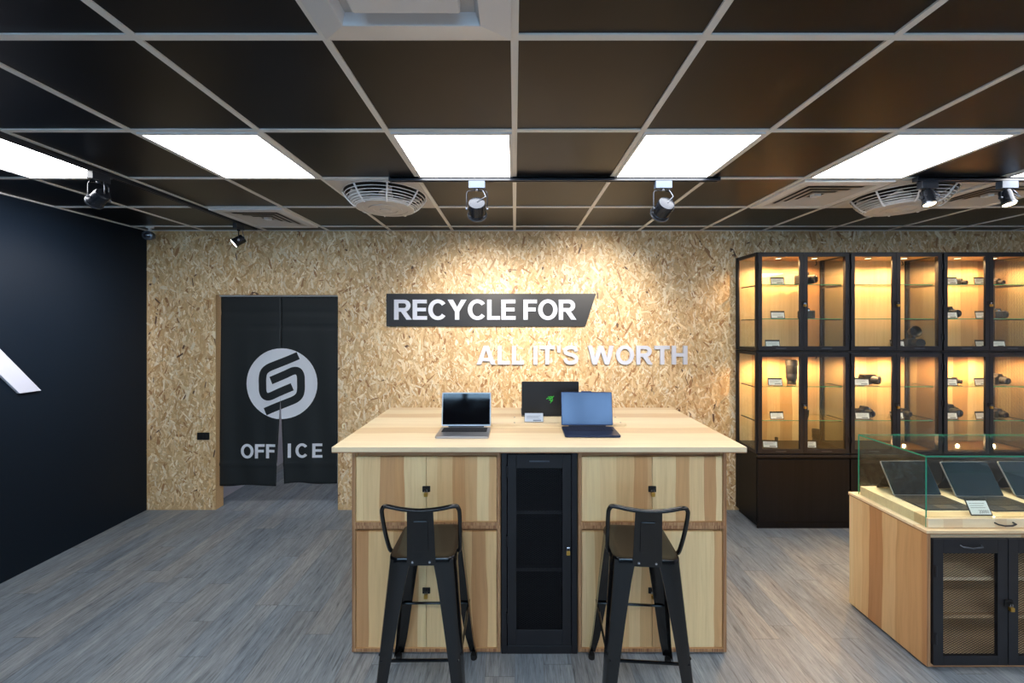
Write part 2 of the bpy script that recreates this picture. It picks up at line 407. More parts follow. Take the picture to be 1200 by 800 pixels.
# ---------------------------------------------------------------- vents and fans
def diffuser(label, cx, cy, size=.57, drop=.02, rings=4, matk='white', name='ceiling_vent'):
    t = thing(name, label, 'air vent', (cx, cy, ZC), group='square air vents in the ceiling')
    h = size/2; mb = MB()
    def ring(mb, a, b, z0, z1):   # sloped square ring between half sizes a > b
        vs = [(-a,-a,z0),(a,-a,z0),(a,a,z0),(-a,a,z0),(-b,-b,z1),(b,-b,z1),(b,b,z1),(-b,b,z1)]
        fs = [(0,1,5,4),(1,2,6,5),(2,3,7,6),(3,0,4,7)]
        n = len(vs); vs2 = [(x, y, z+.003) for x, y, z in vs]
        mb.add(vs+vs2, fs+[tuple(i+n for i in reversed(f)) for f in fs])
    mb.box(-h, h, -h, -h+.06, -drop, -.001).box(-h, h, h-.06, h, -drop, -.001).box(-h, -h+.06, -h+.06, h-.06, -drop, -.001).box(h-.06, h, -h+.06, h-.06, -drop, -.001)
    mb.build('vent_frame', M[matk], t, bevel=.003)
    lv = MB(); a = h-.06
    for i in range(rings):
        b = a-(h-.06)/(rings+.6); ring(lv, a, b+.012, -drop+.002 if i == 0 else -drop, -drop-.004+.012); a = b
    lv.build('louvre', M['grille'], t)
    MB().box(-a+.006, a-.006, -a+.006, a-.006, -drop-.002, -.002).build('centre_plate', M[matk], t, bevel=.003)
    return t
def cassette(cx, cy):
    t = thing('ceiling_air_conditioner', 'large white air conditioner grille at the top edge, in the ceiling', 'air conditioner', (cx, cy, ZC))
    h = .29; mb = MB()
    a, b = h, .20
    vs = [(-a,-a,-.001),(a,-a,-.001),(a,a,-.001),(-a,a,-.001),(-a,-a,-.02),(a,-a,-.02),(a,a,-.02),(-a,a,-.02),(-b,-b,-.045),(b,-b,-.045),(b,b,-.045),(-b,b,-.045),(-b+.012,-b+.012,-.012),(b-.012,-b+.012,-.012),(b-.012,b-.012,-.012),(-b+.012,b-.012,-.012)]
    fs = [(i, (i+1) % 4, 4+(i+1) % 4, 4+i) for i in range(4)]+[(4+i, 4+(i+1) % 4, 8+(i+1) % 4, 8+i) for i in range(4)]+[(8+i, 8+(i+1) % 4, 12+(i+1) % 4, 12+i) for i in range(4)]
    mb.add(vs, fs); mb.build('panel', M['white'], t, bevel=.002)
    MB().box(-b+.012, b-.012, -b+.012, b-.012, -.014, -.003).build('slot_back', M['grille'], t)
    MB().box(-.15, .15, -.15, .15, -.05, -.014).build('intake_grille', M['white'], t, bevel=.006)
    return t
cassette(-.3, .94)
diffuser('grey-white square vent in the ceiling near the left spotlight track', -2.1, 3.34)
diffuser('large pale vent left of the right-hand ceiling fan grille', 2.1, 2.74)
diffuser('pale vent at the right edge of the photo, right of the ceiling fan grille', 3.3, 2.74)
def fan():
    t = thing('ceiling_fan', 'x', 'ceiling fan', (0, 0, ZC), group='round grille fans set in the ceiling')
    h = .287; n = 48; R0 = .272
    vs = []; fs = []
    for z in (-.012, -.001):
        for k in range(n):
            a = 2*math.pi*k/n; c, s = math.cos(a), math.sin(a); q = h/max(abs(c), abs(s)); vs.append((q*c, q*s, z))
        for k in range(n):
            a = 2*math.pi*k/n; vs.append((R0*math.cos(a), R0*math.sin(a), z))
    for k in range(n):
        j = (k+1) % n
        fs += [(k, j, n+j, n+k), (2*n+k, 3*n+k, 3*n+j, 2*n+j), (k, 2*n+k, 2*n+j, j), (n+k, n+j, 3*n+j, 3*n+k)]
    MB().add(vs, fs).build('square_frame', M['grille'], t)
    prof = lambda r: -.012-.092*max(0, 1-((r-.19)/(.278-.19))**1.6) if r > .19 else -.104
    g = MB()
    for i in range(8):
        r = .278-.0122*i; g.tube([(r*math.cos(2*math.pi*k/48), r*math.sin(2*math.pi*k/48), prof(r)) for k in range(48)], .0028, 5, closed=True)
    g.build('ring_grille', M['white'], t, smooth=True)
    for k in range(8):
        a = math.pi/4*k+.35; sp = MB()
        sp.tube([(r*math.cos(a), r*math.sin(a), prof(r)-.003) for r in (.28, .265, .245, .225, .205, .19)], .006, 6)
        sp.build('spoke', M['white'], t, smooth=True)
    MB().lathe([(.19, -.085), (.196, -.098), (.19, -.106), (.15, -.110), (.148, -.107), (.115, -.109), (.113, -.113), (.08, -.115), (.078, -.112), (.04, -.114), (.035, -.119), (.001, -.121)], 48).build('hub_cover', M['grille'], t, smooth=True)
    MB().lathe([(.27, -.0015), (.27, -.0025)], 48).build('dark_opening', M['rubber'], t)
    bl = MB()
    for k in range(5):
        Mx = Matrix.Rotation(2*math.pi*k/5, 4, 'Z') @ Matrix.Translation((.13, 0, -.045)) @ Matrix.Rotation(.5, 4, 'X')
        bl.box(-.09, .11, -.045, .045, -.002, .002, M=Mx)
    bl.lathe([(.05, -.085), (.05, -.004)], 20); bl.build('fan_blades', M['grille'], t)
    return t
fa = fan(); fa.location = (-.9, 2.74, ZC); fa['label'] = 'round-grille ceiling fan left of the middle track end'
dup(fa, (2.7, 2.74, ZC), 0, 'round-grille ceiling fan at the right, behind the small right-hand spotlight')

# ---------------------------------------------------------------- track lights
ZT = ZC-.030
def track(label, p0, p1):
    p0, p1 = Vector(p0), Vector(p1); L = (p1-p0).length; ang = math.atan2(p1.y-p0.y, p1.x-p0.x)
    t = thing('lighting_track', label, 'lighting track', (p0.x, p0.y, ZT), ang)
    b = MB(); hw = .0165
    b.box(0, L, -hw, -.007, 0, .0235).box(0, L, .007, hw, 0, .0235).box(0, L, -hw, hw, .012, .0238)
    b.build('rail', M['track'], t, bevel=.001)
    for e in (-.012, L): MB().box(e, e+.012, -hw-.001, hw+.001, -.001, .0238).build('end_cap', M['track'], t)
    for s in (-.0035, .0035): MB().box(.01, L-.01, s-.001, s+.001, .006, .012).build('conductor', M['brass'], t)
    return t
track('long black track running towards the back wall near the dark left wall', (-2.425, .3, 0), (-2.425, 3.66, 0))
track('black track across the middle of the ceiling above the sign', (-.76, 2.42, 0), (1.25, 2.42, 0))
track('black track at the right, below the far light panels', (2.48, 2.42, 0), (4.4, 2.42, 0))
def spot(label, x, y, d, power, along='x', r=.05, ln=.10, hang=.115, warm=False, col=(1, .91, .80), size=82, hm='spot_black', head_off=(0, 0), am='track'):
    t = thing('spotlight', label, 'spotlight', (x, y, ZT), 0, 'spotlights on the ceiling tracks')
    a = MB()
    if along == 'x': a.box(-.05, .05, -.018, .018, -.046, -.001)
    else: a.box(-.018, .018, -.05, .05, -.046, -.001)
    a.build('adapter', M[am], t, bevel=.002)
    D = Vector(d).normalized(); Rm = aim(D)
    hc = Vector((head_off[0], head_off[1], -.046-hang))
    T = Matrix.Translation(hc) @ Rm
    st = MB(); side = D.cross(Vector((0, 0, 1))); side.z = 0
    side = side.normalized() if side.length > .05 else Vector((1, 0, 0))
    st.lathe([(.012, -.060), (.012, -.044)], 12)
    for s in (-1, 1):
        q = hc+side*s*(r+.006)
        st.tube([Vector((0, 0, -.056)), Vector((q.x*.9, q.y*.9, -.062)), Vector((q.x, q.y, -.075)), q], .0035, 6)
    st.build('yoke', M[hm], t, smooth=True)
    MB().lathe([(r*.55, -ln*.55), (r*.86, -ln*.5), (r*.93, -ln*.36), (r*.93, ln*.25), (r, ln*.3), (r, ln*.5), (r*.86, ln*.5), (r*.84, ln*.38)], 28, M=T, cap=True).build('lamp_head', M[hm], t, smooth=True)
    for s in (-1, 1):
        q = hc+side*s*(r+.007); MB().lathe([(.009, -.005), (.009, .005)], 12, M=Matrix.Translation(q) @ aim(side)).build('pivot_knob', M['chrome_blue'], t)
    MB().lathe([(r*1.06, ln*.40), (r*1.1, ln*.45), (r*1.06, ln*.52), (r*.96, ln*.52), (r*.96, ln*.42), (r*1.06, ln*.40)], 28, M=T, cap=False).build('bezel', M['chrome_blue'], t, smooth=True)
    MB().lathe([(r*.9, ln*.46), (r*.9, ln*.505)], 28, M=T).build('lens', M['bulb_warm' if warm else 'bulb'], t)
    # supply cable looping from the adapter into the rear of the head
    rear = hc-D*ln*.55
    MB().tube([Vector((.03, 0, -.046)), Vector((.045, -.012, -.075)), Vector((.055, -.02, -.10)), (rear+Vector((.055, -.02, -.10)))/2, rear+Vector((.004, 0, 0)), rear+D*.01], .0032, 6).build('cable', M['chrome_blue'], t, smooth=True)
    l = bpy.data.lights.new('spot_beam', 'SPOT'); l.energy = power; l.color = col; l.spot_size = math.radians(size); l.spot_blend = .9; l.shadow_soft_size = .03
    lo = bpy.data.objects.new('spot_beam', l); COL.objects.link(lo); lo.parent = t
    lo.location = hc+D*(ln*.5+.02); lo.rotation_euler = (-D).to_track_quat('Z', 'Y').to_euler()
    return t
spot('dark spotlight on the left track turned towards the white letter on the dark wall', -2.425, 2.29, (-1.145, .40, -.56), SPOT_W*1.3, 'y', r=.04, hang=.10, col=(.95, .93, 1))
spot('small dark spotlight at the back end of the left track, above the curtain', -2.425, 3.45, (-.8, -.55, -.75), SPOT_W*.25, 'y', r=.04, ln=.09, hang=.10)
spot('round spotlight hanging from the middle track above the words RECYCLE FOR', PX(559, 2.42), 2.42, (-.05, 1.0, -.62), SPOT_W*1.12, r=.057, hang=.125, am='adapter')
spot('round spotlight at the right end of the middle track, above the last word WORTH', PX(777, 2.42), 2.42, (-.18, 1.0, -.55), SPOT_W*1.12, r=.057, hang=.125, am='adapter')
spot('lit spotlight on the right track just below the right-hand fan grille', PX(1087, 2.42), 2.42, (0, -.28, -1), SPOT_W*.3, r=.032, ln=.09, hang=.055, warm=True)
spot('lit spotlight nearest the right edge of the photo', PX(1180, 2.42), 2.42, (0, -.28, -1), SPOT_W*.3, r=.032, ln=.09, hang=.055, warm=True, am='adapter')

# security camera in the far left ceiling corner
t = thing('security_camera', 'small round security camera in the ceiling corner above the dark wall edge', 'security camera', (-3.40, 3.66, ZC))
MB().lathe([(.03, -.001), (.03, -.012), (.012, -.018), (.012, -.06)], 16).build('mount', M['white'], t, smooth=True)
hd = MB(); hd.lathe([(.02, -.04), (.038, -.03), (.042, 0), (.042, .03), (.036, .034)], 20, M=Matrix.Translation((0, -.01, -.085)) @ aim((.35, -1, -.15))); hd.build('camera_body', M['chrome_blue'], t, smooth=True)
MB().lathe([(.026, .033), (.024, .038), (.012, .042)], 20, M=Matrix.Translation((0, -.01, -.085)) @ aim((.35, -1, -.15))).build('camera_lens', M['lens_glass'], t, smooth=True)

# ---------------------------------------------------------------- lettering (own outlines, cap height 1)
ST = .215
def seg_strip(P, wd):
    """mitred ribbon along 2D points -> quads"""
    P = [Vector(p) for p in P]; L = []; R = []
    for i, p in enumerate(P):
        a = (P[i]-P[i-1]).normalized() if i else None; b = (P[i+1]-P[i]).normalized() if i < len(P)-1 else None
        t = ((a or b)+(b or a)).normalized(); n = Vector((-t.y, t.x)); k = 1
        if a and b: k = min(2.2, 1/max(.3, n.dot(Vector((-a.y, a.x)))))
        L.append(p+n*wd/2*k); R.append(p-n*wd/2*k)
    return [[tuple(L[i]), tuple(R[i]), tuple(R[i+1]), tuple(L[i+1])] for i in range(len(P)-1)]
def arc(cx, cy, rx, ry, sx, sy, a0, a1, n=22):
    """ring sector: outer radii rx,ry, inner rx-sx, ry-sy"""
    out = []
    for i in range(n):
        t0 = math.radians(a0+(a1-a0)*i/n); t1 = math.radians(a0+(a1-a0)*(i+1)/n)
        o = lambda t: (cx+rx*math.cos(t), cy+ry*math.sin(t)); q = lambda t: (cx+(rx-sx)*math.cos(t), cy+(ry-sy)*math.sin(t))
        out.append([o(t0), o(t1), q(t1), q(t0)])
    return out
def R4(a, b, c, d): return [(a, c), (b, c), (b, d), (a, d)]
def catmull(P, n=6):
    P = [Vector(p) for p in P]; Q = [P[0]*2-P[1]]+P+[P[-1]*2-P[-2]]; out = []
    for i in range(1, len(Q)-2):
        for k in range(n):
            t = k/n; p0, p1, p2, p3 = Q[i-1:i+3]
            out.append(.5*((2*p1)+(p2-p0)*t+(2*p0-5*p1+4*p2-p3)*t*t+(3*p1-p0-3*p2+p3)*t**3))
    return out+[P[-1]]
H = .185
def glyph(c):
    s = ST
    if c == 'I': return s, [R4(0, s, 0, 1)]
    if c == 'L': return .64, [R4(0, s, 0, 1), R4(s, .64, 0, H)]
    if c == 'F': return .67, [R4(0, s, 0, 1), R4(s, .67, 1-H, 1), R4(s, .61, .42, .42+H)]
    if c == 'E': return .71, [R4(0, s, 0, 1), R4(s, .70, 1-H, 1), R4(s, .66, .42, .42+H*.95), R4(s, .71, 0, H)]
    if c == 'T': return .80, [R4(0, .80, 1-H, 1), R4(.4-s/2, .4+s/2, 0, 1-H)]
    if c == 'H': return .82, [R4(0, s, 0, 1), R4(.82-s, .82, 0, 1), R4(s, .82-s, .42, .42+H)]
    if c == "'": return .2, [[(0, 1), (.02, .64), (.18, .64), (.2, 1)]]
    if c == 'O': return .96, arc(.48, .5, .48, .515, s, H, 0, 360, 40)
    if c == 'C': return .90, arc(.475, .5, .475, .515, s, H, 38, 322, 34)
    if c == 'Y': return .94, [[(0, 1), (.265, 1), (.47, .63), (.675, 1), (.94, 1), (.47+s/2, .40), (.47+s/2, 0), (.47-s/2, 0), (.47-s/2, .40)]]
    if c == 'A': return 1.0, [[(0, 0), (.245, 0), (.305, .18), (.358, .34), (.50, .76), (.50, 1), (.365, 1)], [(1.0, 0), (.755, 0), (.695, .18), (.642, .34), (.50, .76), (.50, 1), (.635, 1)], [(.305, .18), (.695, .18), (.642, .34), (.358, .34)]]
    if c == 'W': return 1.38, [[(0, 1), (.235, 1), (.36, .36), (.565, 1), (.815, 1), (1.02, .36), (1.145, 1), (1.38, 1), (1.14, 0), (.90, 0), (.69, .66), (.48, 0), (.24, 0)]]
    if c == 'R': return .86, [R4(0, s, 0, 1), R4(s, .50, 1-H, 1), R4(s, .50, .40, .40+H)]+arc(.50, .70, .315, .30, s, H, -90, 90, 16)+[[(.34, .40), (.60, .40), (.88, 0), (.62, 0)]]
    if c == 'S': return .82, seg_strip(catmull([(.705, .70), (.655, .835), (.52, .905), (.36, .91), (.20, .86), (.115, .735), (.16, .61), (.33, .545), (.53, .49), (.675, .40), (.715, .27), (.64, .145), (.48, .088), (.31, .09), (.165, .165), (.105, .32)]), .19)
    return .2, []
def text_polys(s, x0, x1, z0, cap, sx=None):
    gs = [glyph(c) for c in s]; sp = .26
    nat = sum((sp if c == ' ' else g[0]) for c, g in zip(s, gs)); n = len(s)-1
    ws = cap*(sx or 1); tr = ((x1-x0)/ws-nat)/n
    x = 0; out = []
    for c, g in zip(s, gs):
        if c == ' ': x += sp+tr; continue
        out.append((c, [[(x0+(x+p[0])*ws, z0+p[1]*cap) for p in poly] for poly in g[1]])); x += g[0]+tr
    return out

# sign on the back wall
SY = YB-.003
t = thing('wall_sign', 'white words RECYCLE FOR on a charcoal board with a slanted right end', 'sign', (0, SY, 0))
x0, x1t, x1b = PX(453, 3.79), PX(698.5, 3.79), PX(686, 3.79); zt, zb = PZ(344, 3.79), PZ(382.3, 3.79)
MB().prism([(x0, zb), (x1b, zb), (x1t, zt), (x0, zt)], -.022, 0).build('sign_board', M['sign'], t, bevel=.0015)
for c, polys in text_polys('RECYCLE FOR', PX(462, 3.78), PX(675, 3.78), PZ(374.5, 3.78), (374.5-351)*3.78/F):
    mb = MB()
    for p in polys: mb.prism(p, -.034, -.022)
    mb.build('letter', M['letter'], t)
t = thing('wall_lettering', "white raised words ALL IT'S WORTH fixed straight on the chipboard wall", 'sign', (0, SY, 0))
for c, polys in text_polys("ALL IT'S WORTH", PX(558.5, 3.78), PX(806, 3.78), PZ(427, 3.78), (427-405)*3.78/F):
    mb = MB()
    for p in polys: mb.prism(p, -.022, 0)
    mb.build('letter', M['letter'], t)

# slanted white stroke on the dark wall
mb = MB(); LL = [(2.943, 1.305), (2.815, 1.305), (2.28, 2.045), (2.41, 2.045)]
mb.prism(LL, XL+.001, XL+.022, 'x'); tag(mb.build('wall_letter', M['letter'], bevel=.001), 'slanted white letter stroke on the dark left wall', 'sign')

# wall socket
t = thing('wall_socket', 'small black socket plate on the chipboard wall left of the curtain', 'wall socket', (PX(238, 3.8), YB-.003, PZ(511, 3.8)))
MB().prism(rrect(.115, .07, .006), -.009, 0).build('plate', M['rubber'], t, bevel=.001)
for s in (-.032, 0, .032): MB().prism(rrect(.022, .036, .003, cx=s), -.012, -.009).build('socket', M['keys'], t)

# ---------------------------------------------------------------- curtain
CY = 3.865
def cz(y): return PZ(y, CY)
def cx(x): return PX(x, CY)
t = thing('door_curtain', 'dark split curtain with round white logo and word OFFICE in the doorway', 'curtain', (0, 0, 0))
def csurf(x, z):
    dz = cz(347)-z
    return CY+.006*math.sin(x*9+1)*min(1, dz)+.004*math.sin(x*23+z*2)*min(1, dz*.8)+.005*math.exp(-((dz-.16)/.02)**2)+.006*math.exp(-((dz-.30)/.012)**2)*(1 if x > -2.6 else .3)-.010*math.exp(-((z-cz(543))/.012)**2)+.014*min(0, -(dz-1.2)*.8)*abs(math.sin(x*4))
zs_top, zs_split = cz(347.5), cz(465)
def panel_edges(z, side):
    f = max(0, (zs_split-z)/(zs_split-cz(567)))
    xm = cx(329.3)
    if side == 0: return cx(259.2)-.014*max(0, (cz(347)-z))/1.7, xm-.046*f
    return xm+.036*f, cx(396.0)-.002
for side in (0, 1):
    zb = cz(568.5) if side == 0 else cz(566)
    nx, nz = 30, 80; vs = []; fs = []
    for j in range(nz+1):
        z = zs_top+(zb-zs_top)*j/nz; a, b = panel_edges(z, side)
        for i in range(nx+1):
            x = a+(b-a)*i/nx; zz = z+(.006*math.sin(x*14) if j == nz else 0); vs.append((x, csurf(x, z), zz))
    for j in range(nz):
        for i in range(nx): q = j*(nx+1)+i; fs.append((q, q+1, q+nx+2, q+nx+1))
    pan = MB().add(vs, fs).build('cloth_panel', M['curtain'], t, smooth=True)
    so = pan.modifiers.new('thick', 'SOLIDIFY'); so.thickness = .003; so.offset = 1
    # printed logo and word, clipped at the slit
    import bmesh
    def printed(name, polys, material, off):
        bm = bmesh.new()
        for p in polys:
            vv = [bm.verts.new((q[0], 0, q[1])) for q in p]
            try: bm.faces.new(vv)
            except ValueError: pass
        for _ in range(2):
            es = [e for e in bm.edges if e.calc_length() > .05]
            if es: bmesh.ops.subdivide_edges(bm, edges=es, cuts=1, use_grid_fill=True)
        # cutting line of this panel
        zA, zB = zs_split, cz(567); xa = panel_edges(zA, side)[1-side]; xb = panel_edges(zB, side)[1-side]
        d = Vector((xb-xa, 0, zB-zA)).normalized(); n = Vector((-d.z, 0, d.x)) if side == 0 else Vector((d.z, 0, -d.x))
        if side == 0 and n.x < 0: n = -n
        if side == 1 and n.x > 0: n = -n
        geom = bm.verts[:]+bm.edges[:]+bm.faces[:]
        bmesh.ops.bisect_plane(bm, geom=geom, plane_co=(xa, 0, zA), plane_no=n, clear_outer=True)
        geom = bm.verts[:]+bm.edges[:]+bm.faces[:]
        xm = cx(329.3); bmesh.ops.bisect_plane(bm, geom=geom, plane_co=(xm, 0, 0), plane_no=(1 if side == 0 else -1, 0, 0), clear_outer=True)
        if not bm.faces: bm.free(); return
        bmesh.ops.triangulate(bm, faces=bm.faces[:])
        for v in bm.verts: v.co.y = csurf(v.co.x, v.co.z)-off
        me = bpy.data.meshes.new(name); bm.to_mesh(me); bm.free(); me.materials.append(material)
        o = bpy.data.objects.new(name, me); COL.objects.link(o); o.parent = pan
        sd = o.modifiers.new('thick', 'SOLIDIFY'); sd.thickness = .0006
        return o
    lc = (cx(330.4), cz(449.3)); lr = 41.3*CY/F
    circ = []
    for i in range(8):
        r0, r1 = lr*i/8, lr*(i+1)/8
        for k in range(48):
            a, b = 2*math.pi*k/48, 2*math.pi*(k+1)/48
            q = [(lc[0]+r0*math.cos(a), lc[1]+r0*math.sin(a)), (lc[0]+r1*math.cos(a), lc[1]+r1*math.sin(a)), (lc[0]+r1*math.cos(b), lc[1]+r1*math.sin(b)), (lc[0]+r0*math.cos(b), lc[1]+r0*math.sin(b))]
            circ.append(q if i else q[1:3]+[q[0]])
    printed('logo_disc', circ, M['logo_white'], .0028)
    k = lr/122.
    A = [(325, 258), (290, 273), (250, 289), (222, 301), (207, 315), (202, 335), (202, 360), (203, 382), (211, 397), (228, 399), (255, 387), (280, 376), (304, 366)]
    sA = [(lc[0]+(x-268)*k, lc[1]-(y-355)*k) for x, y in A]; sB = [(2*lc[0]-x, 2*lc[1]-z) for x, z in sA]
    printed('logo_mark', seg_strip(catmull(sA, 4), 27*k)+seg_strip(catmull(sB, 4), 27*k), M['curtain'], .0044)
    pol = []
    for wd_, a, b in (('OFF', 282, 323.2), ('ICE', 337.5, 377.8)):
        if (wd_ == 'OFF') == (side == 0):
            for c, pp in text_polys(wd_, cx(a), cx(b), cz(536.6 if side == 0 else 536), (536.5-520)*CY/F): pol += pp
    printed('lettering', pol, M['logo_white'], .0028)
rod = MB().tube([(DX0+.002, CY, cz(347)+.004), (DX1-.002, CY, cz(347)+.004)], .009, 10).build('curtain_rod', M['white'], t, smooth=True)

# ---------------------------------------------------------------- shared small builders
def mesh_screen(W, Hh, cw=.020, ch=.0115, wd=.0018, th=.0012):
    """expanded metal: diamonds in the x-z plane, lower left corner at the origin"""
    mb = MB(); sl = ch/cw; L = math.hypot(1, sl); hw = wd/2*L
    for sgn in (1, -1):
        n0 = int(-W*sl/ch)-2; n1 = int(Hh/ch)+int(W*sl/ch)+3
        for n in range(n0, n1):
            c = n*ch
            # z = c + sgn*sl*x
            xs = [0, W]
            xa, xb = 0., W
            for zlim in (0, Hh):
                xi = (zlim-c)/(sgn*sl)
                if sgn > 0:
                    if zlim == 0: xa = max(xa, xi)
                    else: xb = min(xb, xi)
                else:
                    if zlim == 0: xb = min(xb, xi)
                    else: xa = max(xa, xi)
            if xb-xa < 1e-4: continue
            za, zb = c+sgn*sl*xa, c+sgn*sl*xb
            mb.prism([(xa, za-hw), (xb, zb-hw), (xb, zb+hw), (xa, za+hw)], -th/2+sgn*th*.3, th/2+sgn*th*.3)
    return mb
def frame_mb(x0, x1, z0, z1, w, y0, y1, wt=None, wb=None):
    wt = wt or w; wb = wb or w
    return MB().box(x0, x0+w, y0, y1, z0, z1).box(x1-w, x1, y0, y1, z0, z1).box(x0+w, x1-w, y0, y1, z0, z0+wb).box(x0+w, x1-w, y0, y1, z1-wt, z1)
def hasp(parent, x, y, z):
    mb = MB(); mb.prism(rrect(.042, .032, .003, cx=x, cy=z), y-.004, y)
    mb.tube([(x-.008, y-.003, z+.004), (x-.008, y-.016, z+.004), (x+.008, y-.016, z+.004), (x+.008, y-.003, z+.004)], .0028, 6)
    return mb.build('hasp', M['rubber'], parent)
def make_padlock():
    t = thing('padlock', 'x', 'padlock', (0, 0, 0), group='small brass padlocks on the cabinet doors')
    MB().prism(rrect(.020, .021, .003, cy=-.0285), -.0065, .0065).build('lock_body', M['brass'], t, bevel=.001)
    MB().tube([(-.006, 0, -.021), (-.006, 0, -.008), (-.0045, 0, -.003), (0, 0, -.001), (.0045, 0, -.003), (.006, 0, -.008), (.006, 0, -.021)], .002, 8).build('shackle', M['steel'], t, smooth=True)
    return t
PL = make_padlock(); PLused = False
def padlock(x, y, z, label):
    global PLused
    if not PLused: o = PL; PLused = True
    else: o = dup(PL)
    o.location = (x, y-.014, z+.004); o['label'] = label; return o

# ---------------------------------------------------------------- the bar table
Y0 = 2.145; TD = .83; ZTOP = 1.124
AL0, AL1, AC0, AC1, AR0, AR1 = -.888, -.077, -.072, .343, .348, 1.158
def box_cabinet(name, label, x0, x1, z0, z1, slot, pulls):
    t = thing(name, label, 'cabinet', (x0, Y0, z0), group='wooden cupboards under the big table top')
    W, Hh = x1-x0, z1-z0; e = .018
    c = MB()
    c.box(0, e, .0, TD, 0, Hh, 1).box(W-e, W, .0, TD, 0, Hh, 1).box(e, W-e, 0, TD, 0, e, 1).box(e, W-e, 0, TD, Hh-e, Hh, 1)
    c.box(e, W-e, TD-.012, TD, e, Hh-e, 1)
    # thin plywood edges at the front
    c.box(0, e, -.0012, 0, 0, Hh, 0).box(W-e, W, -.0012, 0, 0, Hh, 0).box(e, W-e, -.0012, 0, 0, e, 0).box(e, W-e, -.0012, 0, Hh-e, Hh, 0)
    c.build('carcass', [M['ply_edge_v'], M['stave_side']], t)
    m = W/2; g = .0015; top = Hh-e-slot
    for a, b in ((e+.003, m-g), (m+g, W-e-.003)):
        d = MB().box(a, b, .004, .020, e+.003, top).build('door', M['stave_v'], t, bevel=.001)
    MB().box(e, W-e, .03, .034, top-.01, Hh-e).build('finger_slot', M['ply_edge'], t)
    return t
ZM = .702
box_cabinet('storage_cabinet', 'short wooden two-door cupboard directly under the table top, left side', AL0, AL1, ZM, ZTOP, .030, 1)
box_cabinet('storage_cabinet', 'tall wooden two-door cupboard behind the left stool, on the floor', AL0, AL1, 0.012, ZM, .018, 1)
box_cabinet('storage_cabinet', 'short wooden two-door cupboard directly under the table top, right side', AR0, AR1, ZM, ZTOP, .030, 1)
box_cabinet('storage_cabinet', 'tall wooden two-door cupboard behind the right stool, on the floor', AR0, AR1, 0.012, ZM, .018, 1)
for o in [o for o in bpy.data.objects if o.name.startswith('storage_cabinet')]:
    if o.location.z < .1:
        W = AL1-AL0
        MB().box(.02, W-.02, .02, TD-.02, -.012, .001).build('plinth', M['black_metal'], o)
for (xx, n) in (((AL0+AL1)/2, 'left'), ((AR0+AR1)/2, 'right')):
    for (yy, lv) in ((573, 'upper'), (692, 'lower')):
        z = PZ(yy, Y0)
        base = [o for o in bpy.data.objects if o.name.startswith('storage_cabinet') and abs(o.location.x+(AL1-AL0)/2-xx) < .02 and ((o.location.z > .1) == (lv == 'upper'))][0]
        hasp(base, xx-base.location.x, .004, z-base.location.z)
        padlock(xx, Y0+.004-.0, z, f'brass padlock on the {lv} {n} wooden cupboard of the big table')
# centre black cabinet
t = thing('mesh_cabinet', 'tall narrow black metal cabinet with mesh door in the middle of the table', 'cabinet', (AC0, Y0, 0))
W = AC1-AC0; Hh = ZTOP
c = MB(); c.box(0, .03, 0, TD, 0, Hh-.001).box(W-.03, W, 0, TD, 0, Hh-.001).box(.03, W-.03, 0, TD, 0, .045).box(.03, W-.03, 0, TD, Hh-.03, Hh-.001).box(.03, W-.03, TD-.01, TD, .04, Hh-.03)
c.build('carcass', M['black_metal'], t, bevel=.002)
d = frame_mb(.034, W-.034, .05, Hh-.034, .048, -.004, .018, wt=.075, wb=.085).build('door', M['black_metal'], t, bevel=.002)
mesh_screen(W-.068-.096, Hh-.084-.160).build('mesh_screen', M['black_metal'], d, loc=(.082, .010, .135))
MB().box(W/2-.055, W/2+.055, -.007, -.004, Hh-.073, Hh-.066).build('pull', M['chrome_blue'], d)
for z in (.2, .62, 1.0): MB().lathe([(.006, -.03), (.006, .03)], 10, M=Matrix.Translation((.030, -.005, z))).build('hinge', M['black_metal'], t)
for z in (.42, .74): MB().box(.03, W-.03, .05, TD-.02, z, z+.018).build('shelf', M['black_metal'], t)
hz = PZ(640, Y0)
MB().prism(rrect(.03, .012, .002, cx=W-.052, cy=hz+.006), -.008, -.004).build('latch', M['black_metal'], t)
MB().tube([(W-.060, -.006, hz+.004), (W-.060, -.02, hz+.004), (W-.044, -.02, hz+.004), (W-.044, -.006, hz+.004)], .0025, 6).build('latch_loop', M['steel'], t)
padlock(AC0+W-.052, Y0-.006, hz, 'brass padlock on the black mesh door in the middle of the table')
# top
TX0, TX1, TY0, TY1 = -.962, 1.222, 2.063, 3.045
t = thing('table_top', 'large pale wooden table top resting on the cupboards', 'table top', ((TX0+TX1)/2, (TY0+TY1)/2, ZTOP))
tw, td = (TX1-TX0)/2, (TY1-TY0)/2
MB().box(-tw, tw, -td, td, .005, .031).build('top_board', M['stave_h'], t, bevel=.0015)
MB().box(-tw+.001, tw-.001, -td+.001, td-.001, 0, .005).build('edge_veneer', M['ply_edge'], t)
ZTT = ZTOP+.031
# raised cable board
t = thing('wooden_board', 'thin pale wooden board with screws lying on the table top behind the laptops', 'board', (.28, 2.585, ZTT))
MB().prism(rrect(.86, .20, .012), 0, .016, 'z').build('board', M['stave_h'], t, bevel=.002)
for sx in (-1, 1):
    for sy in (-1, 1): MB().lathe([(.006, .016), (.005, .0175)], 12, M=Matrix.Translation((sx*.40-(.0 if sx > 0 else -.12), sy*.07, 0))).build('screw', M['steel'], t)

